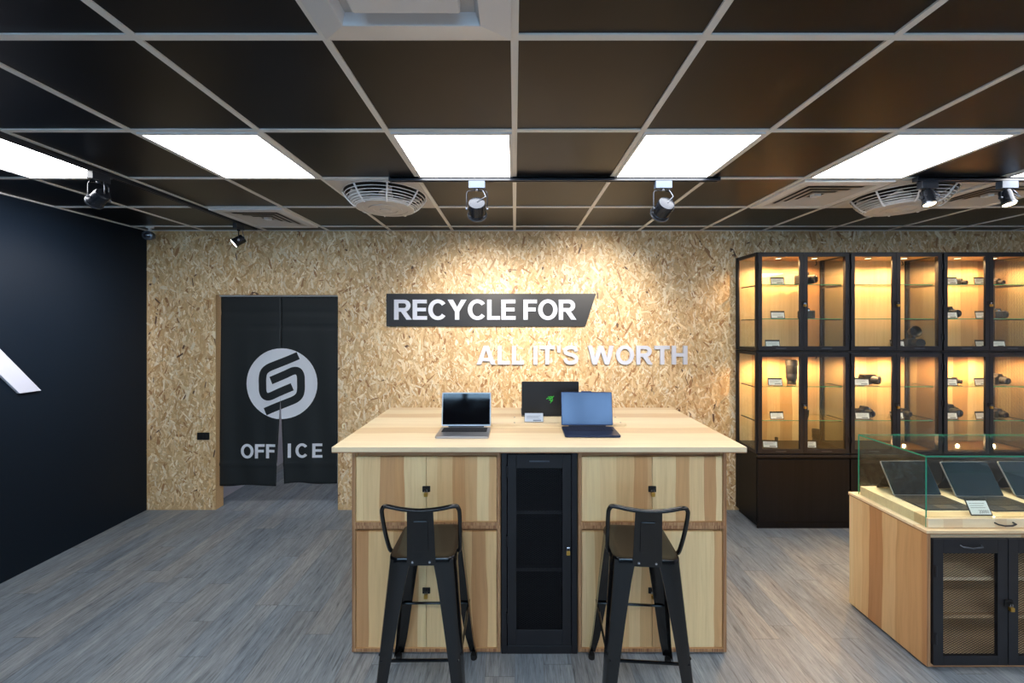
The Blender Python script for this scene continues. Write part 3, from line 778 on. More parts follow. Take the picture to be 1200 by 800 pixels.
def laptop(label, x, y, z, rot, w, d, lid, tilt, body, lidm, scr, keym, off=.007, th=.014, logo=False, name='laptop', webcam=False):
    """hinge at the origin, keyboard towards -y, lid leaning back by tilt"""
    t = thing(name, label, 'laptop', (x, y, z), rot)
    MB().prism(rrect(w, d, .012, cy=-d/2), .002, th, 'z').build('base', body, t, bevel=.0015)
    ft = MB()
    for sx in (-1, 1):
        for sy in (-.15, -.85): ft.lathe([(.008, 0), (.007, .003)], 12, M=Matrix.Translation((sx*w*.4, sy*d, 0)))
    ft.build('rubber_foot', M['rubber'], t)
    kb = MB(); kw = w*.86; kd = d*.44; nx_, ny_ = 14, 5
    kb.prism(rrect(kw+.006, kd+.006, .004, cy=-d*.08-kd/2), th, th+.0004, 'z', mi=0)
    for i in range(nx_):
        for j in range(ny_):
            if j == 4 and 4 <= i <= 8:
                if i > 4: continue
                a, b = -kw/2+kw*4/nx_+.001, -kw/2+kw*9/nx_-.001
            else: a, b = -kw/2+kw*i/nx_+.001, -kw/2+kw*(i+1)/nx_-.001
            c0 = -d*.08-kd*(j+1)/ny_+.001; kb.box(a, b, c0, c0+kd/ny_-.002, th, th+.0016)
    kb.build('keyboard', keym, t)
    MB().prism(rrect(w*.4, d*.34, .004, cy=-d*.79), th, th+.0005, 'z').build('trackpad', lidm, t)
    R = Matrix.Translation((0, 0, th+.002)) @ Matrix.Rotation(-tilt, 4, 'X')
    lo = MB().prism(rrect(w, lid, .008, cy=lid/2+.003), -.0, .006, 'y', M=R).build('lid', lidm, t, bevel=.001)
    MB().prism(rrect(w-2*off, lid-2*off-.004, .003, cy=lid/2+.005), -.0008, .0, 'y', M=R).build('screen', scr, lo)
    MB().tube([(-w*.36, .002, th+.001), (w*.36, .002, th+.001)], .005, 10).build('hinge', M['rubber'], t, smooth=True)
    if webcam: MB().prism(rrect(w*.2, .006, .002, cy=lid+.005), -.0005, .0065, 'y', M=R).build('camera_bump', lidm, lo)
    if logo:
        # three interlaced green tails, seen on the outside of the lid
        mb = MB(); s = .027
        base = [[(-.95, .05), (-.6, .35), (-.2, .3), (.1, .1), (.3, -.2), (.25, -.55), (0, -.9)],
                [(.95, .85), (.55, .55), (.5, .2), (.62, -.1), (.4, -.45), (.1, -.3), (-.1, -.1), (-.4, -.05)],
                [(-.5, .75), (-.15, .6), (.15, .75), (.45, .6), (.2, .3), (-.05, .45)]]
        for b in base:
            for q in seg_strip(catmull(b, 3), .16): mb.prism([(-p[0]*s, lid*.48+p[1]*s) for p in q], .006, .0066, 'y', M=R)
        mb.build('logo', M['green'], lo)
    return t
laptop('silver laptop with black screen on the left of the table top', -.298, 2.415, ZTT, 0, .304, .205, .205, math.radians(6), M['alu'], M['alu'], M['screen'], M['keys'])
laptop('dark blue laptop with bluish screen on the right of the table top', .450, 2.432, ZTT, math.radians(-1), .318, .200, .205, math.radians(9), M['blue_alu'], M['blue_alu'], M['screen_blue'], M['keys_blue'], off=.004, webcam=True)
laptop('black laptop seen from behind with green snake logo on its lid', .246, 2.715, ZTT, math.pi, .395, .26, .232, math.radians(0), M['alu_dark'], M['alu_dark'], M['screen'], M['keys'], logo=True)

# price card stands
def make_card(w=.12, h=.075, tilt=25, number=None, dark=True, paper='card'):
    t = thing('price_card', 'x', 'price card', (0, 0, 0))
    R = Matrix.Rotation(-math.radians(tilt), 4, 'X')
    MB().box(-w/2, w/2, 0, .0025, 0, h, M=R).build('holder', M['keys'] if dark else M['acrylic'], t, bevel=.001)
    MB().add([(-w/2, h*math.sin(math.radians(tilt))*.9+.0, h*.88), (w/2, h*math.sin(math.radians(tilt))*.9, h*.88), (w/2, h*.55, 0), (-w/2, h*.55, 0)], [(0, 1, 2, 3)]).build('prop', M['acrylic'], t)
    c = MB(); b = .006 if dark else .004
    c.box(-w/2+b, w/2-b, -.0008, 0, b, h-b*(2.4 if dark else 1), 0, M=R)
    for i, (a, l) in enumerate(((.78, .7), (.66, .62), (.54, .68))): c.box(-w*.38, -w*.38+w*l, -.0011, -.0007, h*a-.001-.008, h*a-.008+.0006, 1, M=R)
    if number is None: c.box(-w*.05, w*.36, -.0011, -.0007, h*.17, h*.26, 1, M=R)
    pc = c.build('card', [M[paper], M['print']], t)
    if number:
        cu = bpy.data.curves.new('n', 'FONT'); cu.body = number; cu.size = h*.25; cu.align_x = 'RIGHT'
        tmp = bpy.data.objects.new('n', cu); COL.objects.link(tmp); bpy.context.view_layer.update()
        me = bpy.data.meshes.new_from_object(tmp); COL.objects.unlink(tmp); bpy.data.objects.remove(tmp)
        me.transform(R @ Matrix.Translation((w*.38, -.0012, h*.14)) @ Matrix.Rotation(math.pi/2, 4, 'X'))
        me.materials.clear(); me.materials.append(M['print'])
        o = bpy.data.objects.new('price', me); COL.objects.link(o); o.parent = pc
    return t
cd = make_card(.125, .062, 18, dark=False, paper='alu'); cd.location = (.125, 2.52, ZTT+.0165); cd.rotation_euler = (0, 0, 0)
cd['label'] = 'clear price holder in front of the black laptop with green logo'; cd['group'] = 'price cards'

# ---------------------------------------------------------------- stools
def make_stool():
    t = thing('bar_stool', 'x', 'bar stool', (0, 0, 0), group='black metal bar stools at the table')
    S = .152; ZS = .752; B = .212; m = M['stool_black']
    sb = MB(); n = len(rrect(1, 1, .2))
    def loop(w, r, z): return [(p[0], p[1], z) for p in rrect(2*w, 2*w, r)]
    L = [loop(S-.03, .03, ZS-.004), loop(S-.012, .04, ZS-.0005), loop(S-.003, .045, ZS-.002), loop(S, .045, ZS-.008), loop(S+.002, .045, ZS-.034), loop(S-.002, .044, ZS-.034), loop(S-.006, .04, ZS-.010), loop(S-.03, .03, ZS-.009)]
    vs = [v for l in L for v in l]; fs = []
    for i in range(len(L)-1):
        for k in range(n): fs.append((i*n+k, i*n+(k+1) % n, (i+1)*n+(k+1) % n, (i+1)*n+k))
    fs += [tuple(range(n)), tuple(range((len(L)-1)*n, len(L)*n))]
    sb.add(vs, fs)
    seat = sb.build('seat', m, t, smooth=True)
    MB().prism(rrect(.05, .014, .0069), ZS-.0038, ZS-.0034, 'z').build('hand_slot', M['rubber'], seat)
    # legs: angle-section sheet, wide at the seat and narrow at the foot
    for sx in (-1, 1):
        for sy in (-1, 1):
            mb = MB(); rows = []
            for k in range(9):
                f = k/8; z = ZS-.012-(ZS-.032)*f
                flare = .010*max(0, f-.85)/.15
                cxx = (S-.004)+(B-S+.004)*f+flare; arm = .098-.056*f**.75; th = .003
                out = [(cxx, cxx-arm), (cxx, cxx-.022), (cxx-.0065, cxx-.0065), (cxx-.022, cxx), (cxx-arm, cxx)]
                inn = [(cxx-arm, cxx-th), (cxx-.022, cxx-th), (cxx-.009, cxx-.009), (cxx-th, cxx-.022), (cxx-th, cxx-arm)]
                rows.append([(sx*a, sy*b, z) for a, b in out+inn])
            nn = 10; vs = [v for r in rows for v in r]; fs = []
            for i in range(8):
                for q in range(nn): fs.append((i*nn+q, i*nn+(q+1) % nn, (i+1)*nn+(q+1) % nn, (i+1)*nn+q))
            fs += [tuple(range(nn)), tuple(range(8*nn, 9*nn))]
            mb.add(vs, fs); lg = mb.build('leg', m, t, smooth=True)
            MB().lathe([(.017, 0), (.018, .012), (.016, .024)], 14, M=Matrix.Translation((sx*(B+.002-.012), sy*(B+.002-.012), 0))).build('rubber_foot', M['rubber'], lg, smooth=True)
    # braces low down
    zb = .315; q = S+(B-S)*(1-zb/ZS)
    for sy in (-1, 1):
        b = MB(); e = q-.014
        b.tube([(-e, sy*(q-.008), zb), (e, sy*(q-.008), zb)], .0065, 8); b.build('footrest_bar', m, t, smooth=True)
        b = MB()
        b.tube([(sy*(q-.008), -e, zb+.02), (sy*(q-.008), 0, zb+.01), (sy*(q-.008), e, zb+.02)], .006, 8); b.build('side_brace', m, t, smooth=True)
    # backrest at the side towards the camera (-y)
    P = [(-.158, -.075, ZS-.012), (-.165, -.085, ZS+.012), (-.170, -.125, ZS+.10), (-.173, -.160, ZS+.20), (-.168, -.170, ZS+.231), (-.150, -.174, ZS+.242), (-.08, -.180, ZS+.232), (0, -.182, ZS+.226)]
    P = P+[(-p[0], p[1], p[2]) for p in reversed(P[:-1])]
    P2 = [Vector(p) for p in P]; Q = [P2[0]*2-P2[1]]+P2+[P2[-1]*2-P2[-2]]; out = []
    for i in range(1, len(Q)-2):
        for kk in range(5):
            tt = kk/5; p0, p1, p2, p3 = Q[i-1:i+3]
            out.append(.5*((2*p1)+(p2-p0)*tt+(2*p0-5*p1+4*p2-p3)*tt*tt+(3*p1-p0-3*p2+p3)*tt**3))
    out.append(P2[-1])
    MB().tube(out, .0095, 10).build('back_tube', m, t, smooth=True)
    pl = MB(); rows = []
    Z = [ZS-.030, ZS-.004, ZS+.06, ZS+.15, ZS+.225]; Yy = [-.156, -.156, -.162, -.171, -.180]; Wd = [.064, .064, .062, .060, .058]
    vs = []
    for z, y, wdd in zip(Z, Yy, Wd): vs += [(-wdd, y, z), (wdd, y, z), (wdd, y+.003, z), (-wdd, y+.003, z)]
    fs = []
    for i in range(4):
        for k in range(4): fs.append((i*4+k, i*4+(k+1) % 4, i*4+4+(k+1) % 4, i*4+4+k))
    fs += [(0, 1, 2, 3), (16, 17, 18, 19)]
    pl.add(vs, fs); plate = pl.build('back_plate', m, t)
    Rr = Matrix.Translation((0, -.1665, ZS+.105)) @ Matrix.Rotation(math.radians(5.6), 4, 'X')
    MB().prism(rrect(.068, .145, .008), -.004, .001, 'y', M=Rr).build('embossed_panel', m, plate, bevel=.002)
    for s in (-.038, .038): MB().lathe([(.006, 0), (.005, .004)], 12, M=Matrix.Translation((s, -.156, ZS-.016)) @ aim((0, -1, 0))).build('bolt', M['steel'], plate, smooth=True)
    return t
st = make_stool(); st.location = (-.420, 1.915, 0); st.rotation_euler = (0, 0, math.radians(.5)); st['label'] = 'black metal bar stool with low back at the left half of the table'
dup(st, (.603, 1.905, 0), math.radians(-4), 'black metal bar stool with low back at the right half of the table')

# ---------------------------------------------------------------- glass wall cabinets
YC = 3.462; DC = YB-.004-YC; PIT = .819; CW = .815; X0 = 2.144
ZU0, ZU1, ZL0, ZL1 = 1.560, 2.440, .652, 1.556
def make_glass_cab(Hh, shelves, left_open):
    t = thing('glass_display_cabinet', 'x', 'display cabinet', (0, 0, 0), group='black framed glass cabinets against the back wall')
    p = .026; W = CW; fb = .03; ft = .03
    c = MB()
    for a in (0, W-p): c.box(a, a+p, 0.018, p+.018, 0, Hh).box(a+(p-.016 if a else 0), a+(p if a else .016), DC-.03, DC, 0, Hh)
    for z0, z1 in ((0, fb), (Hh-ft, Hh)):
        c.box(p, W-p, .018, .018+p, z0, z1).box(0, p, p+.018, DC-.045, z0, z1).box(W-p, W, p+.018, DC-.045, z0, z1)
    c.build('frame', M['black_metal'], t, bevel=.0015)
    MB().box(p, W-p, .018+p, DC-.02, fb-.012, fb).build('bottom_board', M['black_wood'], t)
    MB().box(p, W-p, .018+p, DC-.02, Hh-ft, Hh-ft+.012).build('top_board', M['stave_back'], t)
    MB().box(.016, W-.016, DC-.018, DC-.006, fb, Hh-ft).build('back_panel', M['stave_back'], t)
    if left_open: g = MB().box(.008, .013, p+.02, DC-.047, fb, Hh-ft).build('side_glass', M['glass'], t)
    ms = mesh_screen(DC-.047-p-.02, Hh-fb-ft, .018, .010, .0026).build('mesh_side', M['black_metal'], t, loc=(W-.012, p+.02, fb), rot=(0, 0, math.pi/2))
    # slotted uprights at the rear corners
    for a in (.001, W-.017):
        u = MB().box(a, a+.016, DC-.036, DC-.031, fb, Hh-ft).build('slotted_upright', M['black_metal'], t)
    for z in shelves:
        s = MB(); s.box(p+.004, W-p-.004, .055, DC-.05, z-.006, z, 0).box(p+.004, W-p-.004, .0535, .055, z-.0062, z+.0002, 1)
        s.build('glass_shelf', [M['glass'], M['glass_edge']], t)
        for a in (p, W-p-.012):
            MB().box(a, a+.012, .06, DC-.045, z-.014, z-.0065).build('shelf_bracket', M['black_metal'], t)
    m = W/2; dw = .034
    for a, b, s in ((.006, m-.0015, 1), (m+.0015, W-.006, -1)):
        d = frame_mb(a, b, .012, Hh-.012, dw, 0, .016, wt=.03, wb=.036).build('door', M['black_metal'], t, bevel=.0015)
        MB().box(a+dw-.003, b-dw+.003, .006, .010, .045, Hh-.039).build('pane', M['glass'], d)
        MB().box((a+b)/2-.045, (a+b)/2+.045, -.003, 0, .026, .032).build('finger_pull', M['chrome_blue'], d)
        xh = a+.004 if s > 0 else b-.004
        for z in (.13, Hh*.5, Hh-.13): MB().lathe([(.005, -.025), (.005, .025)], 10, M=Matrix.Translation((xh, -.003, z))).build('hinge', M['black_metal'], d)
    hasp(t, m, 0, Hh*.49)
    for a in (.27, .60):
        MB().lathe([(.030, Hh-ft-.001), (.030, Hh-ft-.007), (.024, Hh-ft-.008)], 20, M=Matrix.Translation((a, .13, 0))).build('puck_light', M['steel'], t, smooth=True)
        MB().lathe([(.022, Hh-ft-.008), (.021, Hh-ft-.010)], 20, M=Matrix.Translation((a, .13, 0))).build('puck_lens', M['puck'], t)
        l = bpy.data.lights.new('puck_beam', 'SPOT'); l.energy = PUCK_W*3; l.color = PUCK_COLOR; l.spot_size = math.radians(165); l.spot_blend = .6; l.shadow_soft_size = .009
        lo = bpy.data.objects.new('puck_beam', l); COL.objects.link(lo); lo.parent = t; lo.location = (a, .13, Hh-ft-.016)
    # dangling hook and lead at the top rear corner
    MB().tube([(W-.07, DC-.045, Hh-ft-.002), (W-.085, DC-.07, Hh-ft-.02), (W-.10, DC-.09, Hh-ft-.045), (W-.115, DC-.09, Hh-ft-.05)], .004, 6).build('light_lead', M['rubber'], t, smooth=True)
    return t
cabU = make_glass_cab(ZU1-ZU0, (PZ(373.2, 3.515)-ZU0, PZ(333, 3.515)-ZU0), True)
cabL = make_glass_cab(ZL1-ZL0, (PZ(492.4, 3.515)-ZL0, PZ(452.6, 3.515)-ZL0), True)
SHU = (1.560+.03, PZ(373.2, 3.515), PZ(333, 3.515)); SHL = (.652+.03, PZ(492.4, 3.515), PZ(452.6, 3.515))
pos = ['left', 'middle', 'right']
def base_cab(label, x):
    t = thing('base_cupboard', label, 'cupboard', (x, YC, 0), group='black cupboards below the glass cabinets')
    Hb = ZL0-.002; W = CW
    c = MB(); c.box(0, W, .018, DC, .04, Hb).box(.02, W-.02, .05, DC-.02, 0, .04).box(0, W, .004, .018, 0, .055); c.build('carcass', M['black_wood'], t, bevel=.002)
    MB().box(.004, W-.004, 0, .018, .058, Hb-.042).build('door', M['black_wood'], t, bevel=.002)
    MB().box(0, W, .002, .018, Hb-.022, Hb).build('top_rail', M['black_metal'], t, bevel=.002)
    return t
for i in range(4):
    x = X0+i*PIT
    if i == 0: u, l = cabU, cabL
    else:
        u, l = dup(cabU), dup(cabL)
    u.location = (x, YC, ZU0); l.location = (x, YC, ZL0)
    u['label'] = f'upper glass-door display cabinet, {["leftmost of the row, end side glazed", "second in the row", "third in the row, at the photo edge", "fourth, seen through the mesh side of the third"][i]}'
    l['label'] = f'lower glass-door display cabinet, {["leftmost of the row, above a black cupboard", "second in the row", "third in the row, at the photo edge", "fourth, seen through the mesh side of the third"][i]}'
    padlock(x+CW/2, YC, ZU0+(ZU1-ZU0)*.49, f'brass padlock on the upper {["leftmost", "second", "third", "fourth"][i]} glass cabinet')
    padlock(x+CW/2, YC, ZL0+(ZL1-ZL0)*.49, f'brass padlock on the lower {["leftmost", "second", "third", "fourth"][i]} glass cabinet')
    base_cab(['black wooden cupboard at the floor under the leftmost glass cabinets', 'black cupboard behind the glass counter, under the second glass cabinets', 'black cupboard under the third glass cabinets, hidden behind the counter', 'black cupboard under the fourth glass cabinets'][i], x)

# goods inside
def make_camera():
    t = thing('camera', 'x', 'camera', (0, 0, 0), group='cameras on the glass shelves')
    b = MB(); b.prism(rrect(.135, .075, .012, cy=.040), -.028, .028).prism([(-.03, .075), (.03, .075), (.02, .104), (-.02, .104)], -.03, .024)
    b.prism(rrect(.04, .078, .012, cx=-.052, cy=.040), -.045, -.02)
    b.build('camera_body', M['camera_black'], t, bevel=.003)
    Tm = Matrix.Translation((.01, -.028, .042)) @ aim((0, -1, 0))
    MB().lathe([(.034, 0), (.034, .018), (.031, .022), (.033, .03), (.033, .05), (.030, .054), (.027, .054)], 24, M=Tm).build('lens_barrel', M['rubber'], t, smooth=True)
    MB().lathe([(.026, .052), (.020, .0545), (.008, .056)], 24, M=Tm).build('lens_glass', M['lens_glass'], t, smooth=True)
    MB().lathe([(.012, .077), (.012, .086)], 16, M=Matrix.Translation((-.045, 0, 0))).lathe([(.015, .077), (.014, .084)], 16, M=Matrix.Translation((.05, 0, 0))).build('dial', M['steel'], t, smooth=True)
    return t
def make_lens():
    t = thing('camera_lens', 'x', 'camera lens', (0, 0, 0), group='lenses on the glass shelves')
    MB().lathe([(.030, 0), (.032, .003), (.032, .02), (.030, .022), (.036, .045), (.038, .05), (.038, .085), (.036, .088)], 28).build('barrel', M['camera_black'], t, smooth=True)
    pr = []
    for k in range(12): pr += [(.0405, .088+.005*k), (.0405, .0905+.005*k), (.0392, .0905+.005*k), (.0392, .093+.005*k)]
    MB().lathe([(.036, .088)]+pr+[(.038, .15)], 28).build('focus_ring', M['rubber'], t)
    MB().lathe([(.038, .15), (.043, .156), (.043, .200), (.040, .200), (.040, .170)], 28).build('lens_hood', M['camera_black'], t, smooth=True)
    MB().lathe([(.0385, .166), (.028, .171), (.005, .173)], 28).build('front_glass', M['lens_glass'], t, smooth=True)
    return t
def make_flash():
    t = thing('flash_camera', 'x', 'camera', (0, 0, 0))
    MB().prism(rrect(.125, .075, .010, cy=.038), -.03, .028).build('camera_body', M['camera_black'], t, bevel=.003)
    MB().lathe([(.034, 0), (.034, .04), (.038, .045), (.038, .06), (.03, .06)], 24, M=Matrix.Translation((0, -.03, .04)) @ aim((0, -1, 0))).build('lens_barrel', M['rubber'], t, smooth=True)
    MB().prism(rrect(.028, .03, .003, cy=.088), -.014, .014).build('hot_shoe_neck', M['camera_black'], t)
    MB().lathe([(.022, -.03), (.045, .012), (.050, .03), (.046, .03), (.030, .0)], 26, M=Matrix.Translation((0, -.005, .142)) @ aim((.1, -1, .1))).build('flash_reflector', M['alu_dark'], t, smooth=True)
    MB().lathe([(.024, -.03), (.047, .011), (.0525, .03)], 26, M=Matrix.Translation((0, -.003, .142)) @ aim((.1, -1, .1)), cap=False).build('reflector_shell', M['camera_black'], t, smooth=True)
    return t
def make_gimbal():
    t = thing('camcorder', 'x', 'camcorder', (0, 0, 0))
    Tm = Matrix.Translation((0.035, -.01, .044)) @ aim((.5, -1, -.02))
    MB().lathe([(.038, -.05), (.040, -.02), (.040, .03), (.036, .045), (.028, .045)], 26, M=Tm).build('lens_barrel', M['camera_black'], t, smooth=True)
    MB().lathe([(.027, .043), (.015, .047)], 22, M=Tm).build('lens_glass', M['lens_glass'], t, smooth=True)
    MB().prism([(-.075, .075), (.03, .066), (.05, .082), (.045, .094), (-.07, .092)], -.022, .022).build('top_handle', M['camera_black'], t, bevel=.003)
    MB().prism(rrect(.08, .07, .01, cx=-.02, cy=.036), -.02, .045).build('camera_body', M['camera_black'], t, bevel=.003)
    return t
pc_, pm, pl_ = make_card(.128, .070, 9), make_camera(), make_lens()
pf, pg = make_flash(), make_gimbal()
used = set()
def put(proto, x, y, z, label, rot=0, scale=None, group=None):
    if proto.name not in used: used.add(proto.name); o = proto
    else: o = dup(proto)
    o.location = (x, y, z); o.rotation_euler = (0, 0, math.radians(rot)); o['label'] = label
    if scale: o.scale = (scale,)*3
    if group: o['group'] = group
    return o
YI = 3.56; YK = 3.635
def card(px, z, label, rot=0): put(pc_, PX(px, YI), YI-.01, z+.001, label, rot, group='price cards')
cn = ['left glass cabinet', 'middle glass cabinet', 'right glass cabinet']
u0, u1, u2 = SHU; l0, l1, l2 = SHL
card(910.5, u2, 'white price card on the top shelf of the leftmost upper cabinet')
put(pm, PX(941.5, YK), YK, u2+.001, 'black camera on the top shelf of the leftmost upper cabinet', 25, 1.2)
card(911, u1, 'white price card on the middle shelf of the leftmost upper cabinet')
put(pm, PX(943.5, YK), YK, u1+.001, 'black camera behind the door stile, middle shelf of the leftmost upper cabinet', 90, .95)
card(905, u0, 'white price card at the bottom of the leftmost upper cabinet', -4)
put(pl_, PX(943, YK), YK, u0+.001, 'small dark lens behind the door stile, bottom of the leftmost upper cabinet', 0, .5)
card(908, l2, 'white price card beside the tall lens, top shelf of the leftmost lower cabinet', -4)
o = put(pl_, PX(927.5, YK), YK, l2+.001, 'tall black telephoto lens on the top shelf of the leftmost lower cabinet', 0, 1.12)
card(910, l1, 'white price card on the middle shelf of the leftmost lower cabinet', 3)
put(pl_, PX(944, YK), YK-.02, l1+.001, 'short dark lens behind the door stile, middle shelf of the leftmost lower cabinet', 0, .36)
card(902, l0, 'left-hand white price card at the bottom of the leftmost lower cabinet', -8)
put(pl_, PX(911.5, YK), YK+.02, l0+.001, 'low black lens behind the left card, bottom of the leftmost lower cabinet', 0, .33)
card(947.5, l0, 'right-hand white price card at the bottom of the leftmost lower cabinet', -6)
put(pl_, PX(957, YK), YK+.01, l0+.001, 'black lens beside the right-hand card at the bottom of the leftmost lower cabinet', 0, .72)
card(1051, u0, 'white price card behind the door stile at the bottom of the second upper cabinet')
put(pf, PX(1069.5, YK), YK, u0+.001, 'black camera with round flash at the bottom of the second upper cabinet', -10)
card(1009, l2, 'white price card beside the camcorder, top shelf of the second lower cabinet', -6)
put(pg, PX(1018, YK), YK, l2+.001, 'black camcorder on the top shelf of the second lower cabinet', 0)
card(1010, l1, 'left-hand white price card on the middle shelf of the second lower cabinet', -3)
put(pm, PX(1014.5, YK), YK+.02, l1+.001, 'black camera behind the left-hand card, middle shelf of the second lower cabinet', 0, .95)
card(1050.5, l1, 'right-hand white price card on the middle shelf of the second lower cabinet', 4)
put(pm, PX(1061, YK), YK+.03, l1+.001, 'black camera beside the right-hand card, middle shelf of the second lower cabinet', 10, .75)
card(1113, u2, 'left-hand white price card on the top shelf of the third upper cabinet')
put(pm, PX(1124, YK), YK, u2+.001, 'black camera between two cards, top shelf of the third upper cabinet', 15, .62)
card(1149, u2, 'right-hand white price card on the top shelf of the third upper cabinet')
put(pm, PX(1168, YK), YK, u2+.001, 'small black camera right of the cards, top shelf of the third upper cabinet', 0, .6)
card(1113, u1, 'left-hand white price card on the middle shelf of the third upper cabinet')
put(pm, PX(1113, YK), YK+.03, u1+.001, 'black camera behind the left-hand card, middle shelf of the third upper cabinet', 0, 1.1)
card(1150, u1, 'right-hand white price card on the middle shelf of the third upper cabinet', 3)
put(pm, PX(1167, YK), YK, u1+.001, 'black camera right of the cards, middle shelf of the third upper cabinet', 60, .9)
card(1150, u0, 'left-hand white price card at the bottom of the third upper cabinet', 3)
card(1169, u0, 'right-hand white price card at the bottom of the third upper cabinet')
card(1112, l2, 'left-hand white price card on the top shelf of the third lower cabinet', -6)
put(pm, PX(1121, YK), YK+.02, l2+.001, 'black camera beside the left-hand card, top shelf of the third lower cabinet', 30, .6)
card(1149, l2, 'wide white price card on the top shelf of the third lower cabinet', 4)
put(pm, PX(1168, YK), YK, l2+.001, 'black camera right of the cards, top shelf of the third lower cabinet', 0, .95)
card(1113, l1, 'left-hand white price card on the middle shelf of the third lower cabinet')
put(pm, PX(1114, YK), YK+.03, l1+.001, 'black camera behind the left-hand card, middle shelf of the third lower cabinet', 0, 1.15)
card(1150, l1, 'right-hand white price card on the middle shelf of the third lower cabinet', 4)
put(pm, PX(1168, YK), YK, l1+.001, 'black camera right of the cards, middle shelf of the third lower cabinet', 0, .8)

# ---------------------------------------------------------------- glass counter
KX, KY, KD, KH, KW = 2.155, 2.052, .475, .722, 1.62
t = thing('display_counter', 'wooden display counter with glass case and black mesh doors at the right edge', 'display counter', (KX, KY, 0))
e = .018
c = MB()
c.box(0, e, 0, KD, 0.012, KH-e, 1).box(KW-e, KW, 0, KD, .012, KH-e, 1).box(e, KW-e, KD-e, KD, .012, KH-e, 1).box(e, KW-e, 0, KD-e, .012, .012+e, 2)
c.box(e, KW-e, .02, KD-e, KH-.09, KH-e, 2)
c.build('carcass', [M['ply_edge_v'], M['stave_side'], M['stave_h']], t, bevel=.0008)
c = MB(); c.box(0, e, -.0015, 0, .012, KH-e).box(KW-e, KW, -.0015, 0, .012, KH-e); c.build('side_edge', M['ply_edge_v'], t)
c = MB(); c.box(e, KW-e, -.0015, 0, .012, .012+e).box(-.005, KW+.005, -.004, KD+.004, KH-e, KH-e+.0055); c.build('edge_veneer', M['ply_edge'], t)
MB().box(-.004, KW+.004, -.003, KD+.003, KH-e+.0055, KH).build('counter_rim', M['stave_h'], t)
MB().box(.02, KW-.02, .02, KD-.02, 0, .012).build('plinth', M['rubber'], t)
for z in (.255, .455): MB().box(e, KW-e, .012, KD-e, z, z+e).build('shelf', M['stave_h'], t)
# tray with drawers inside the glass
G = .030; GF = .036; TZ = KH+.052
tr = MB().box(G+.008, KW-G-.008, GF+.006, KD-G-.006, KH, TZ).build('display_tray', M['stave_h'], t, bevel=.001)
for i in range(2):
    a = G+.004+i*(KW-2*G-.008)/2; b = a+(KW-2*G-.008)/2-.003
    dr = MB().box(a, b, GF-.012, GF+.006, KH+.003, TZ-.001).build('drawer_front', M['stave_h'], t, bevel=.001)
    hx = PX(1173, KY+GF)-KX if i == 0 else (a+b)/2+.2
    MB().tube([(hx-.048, GF-.012, KH+.030), (hx-.047, GF-.028, KH+.028), (hx-.02, GF-.032, KH+.023), (hx+.02, GF-.032, KH+.023), (hx+.045, GF-.028, KH+.030), (hx+.048, GF-.012, KH+.031)], .0042, 8).build('handle', M['black_metal'], dr, smooth=True)
GZ = 1.102; gt = .008
gl = MB()
def pane(x0, x1, y0, y1, z0, z1, name, edges):
    mb = MB().box(x0, x1, y0, y1, z0, z1)
    p_ = mb.build(name, [M['glass'], M['glass_edge']], t)
    for q in p_.data.polygons:
        n = q.normal
        for ax, s in edges:
            if n[ax]*s > .9: q.material_index = 1
    return p_
pane(G, G+gt, GF-.0, KD-G, KH+.0005, GZ-gt, 'side_pane', ((1, -1), (1, 1)))
pane(KW-G-gt, KW-G, GF, KD-G, KH+.0005, GZ-gt, 'side_pane', ((1, -1), (1, 1)))
pane(G+gt, KW-G-gt, GF-.0, GF+.006, TZ+.0005, GZ-gt, 'front_pane', ())
pane(G+gt, KW-G-gt, KD-G-.006, KD-G, TZ, GZ-gt, 'back_pane', ())
pane(G, KW-G, GF-.001, KD-G, GZ-gt, GZ, 'top_pane', ((1, -1), (1, 1), (0, -1), (0, 1)))
# black mesh doors
dz0, dz1 = .040, KH-.055
dwid = .3865
for i in range(4):
    a = e+.004+i*(dwid+.004)
    d = frame_mb(a, a+dwid, dz0-.012, dz1+.018, .052, -.012, .004, wt=.075, wb=.05).build('door', M['black_metal'], t, bevel=.0015)
    mesh_screen(dwid-.104, dz1-dz0+.030-.125, .022, .0125, .0016).build('mesh_screen', M['black_metal'], d, loc=(a+.052, -.004, dz0-.012+.05))
    cx_ = a+dwid/2
    MB().tube([(cx_-.055, -.012, dz1-.014), (cx_-.05, -.024, dz1-.018), (cx_, -.026, dz1-.024), (cx_+.05, -.024, dz1-.018), (cx_+.055, -.012, dz1-.014)], .0035, 8).build('handle', M['chrome_blue'], d, smooth=True)
    hx = a+.008 if i % 2 == 0 else a+dwid-.008
    for z in (.17, .52): MB().lathe([(.006, -.028), (.006, .028)], 10, M=Matrix.Translation((hx, -.015, z))).build('hinge', M['black_metal'], d)
for i in (0, 1):
    hx = e+.004+(2*i+1)*(dwid+.004)-.002; hz = PZ(704, KY)
    hasp(t, hx, -.012, hz)
    padlock(KX+hx, KY-.012, hz, ['brass padlock on the mesh doors of the glass counter', 'brass padlock on the counter mesh doors beyond the photo edge'][i])
# small white box on the shelf behind the left mesh door
tb_ = MB().box(-.045, .045, -.06, .06, 0, .06); tag(tb_.build('carton', M['card'], loc=(KX+.10, KY+.12, .455+e+.0005), bevel=.002), 'small white carton behind the left mesh door of the counter', 'box')
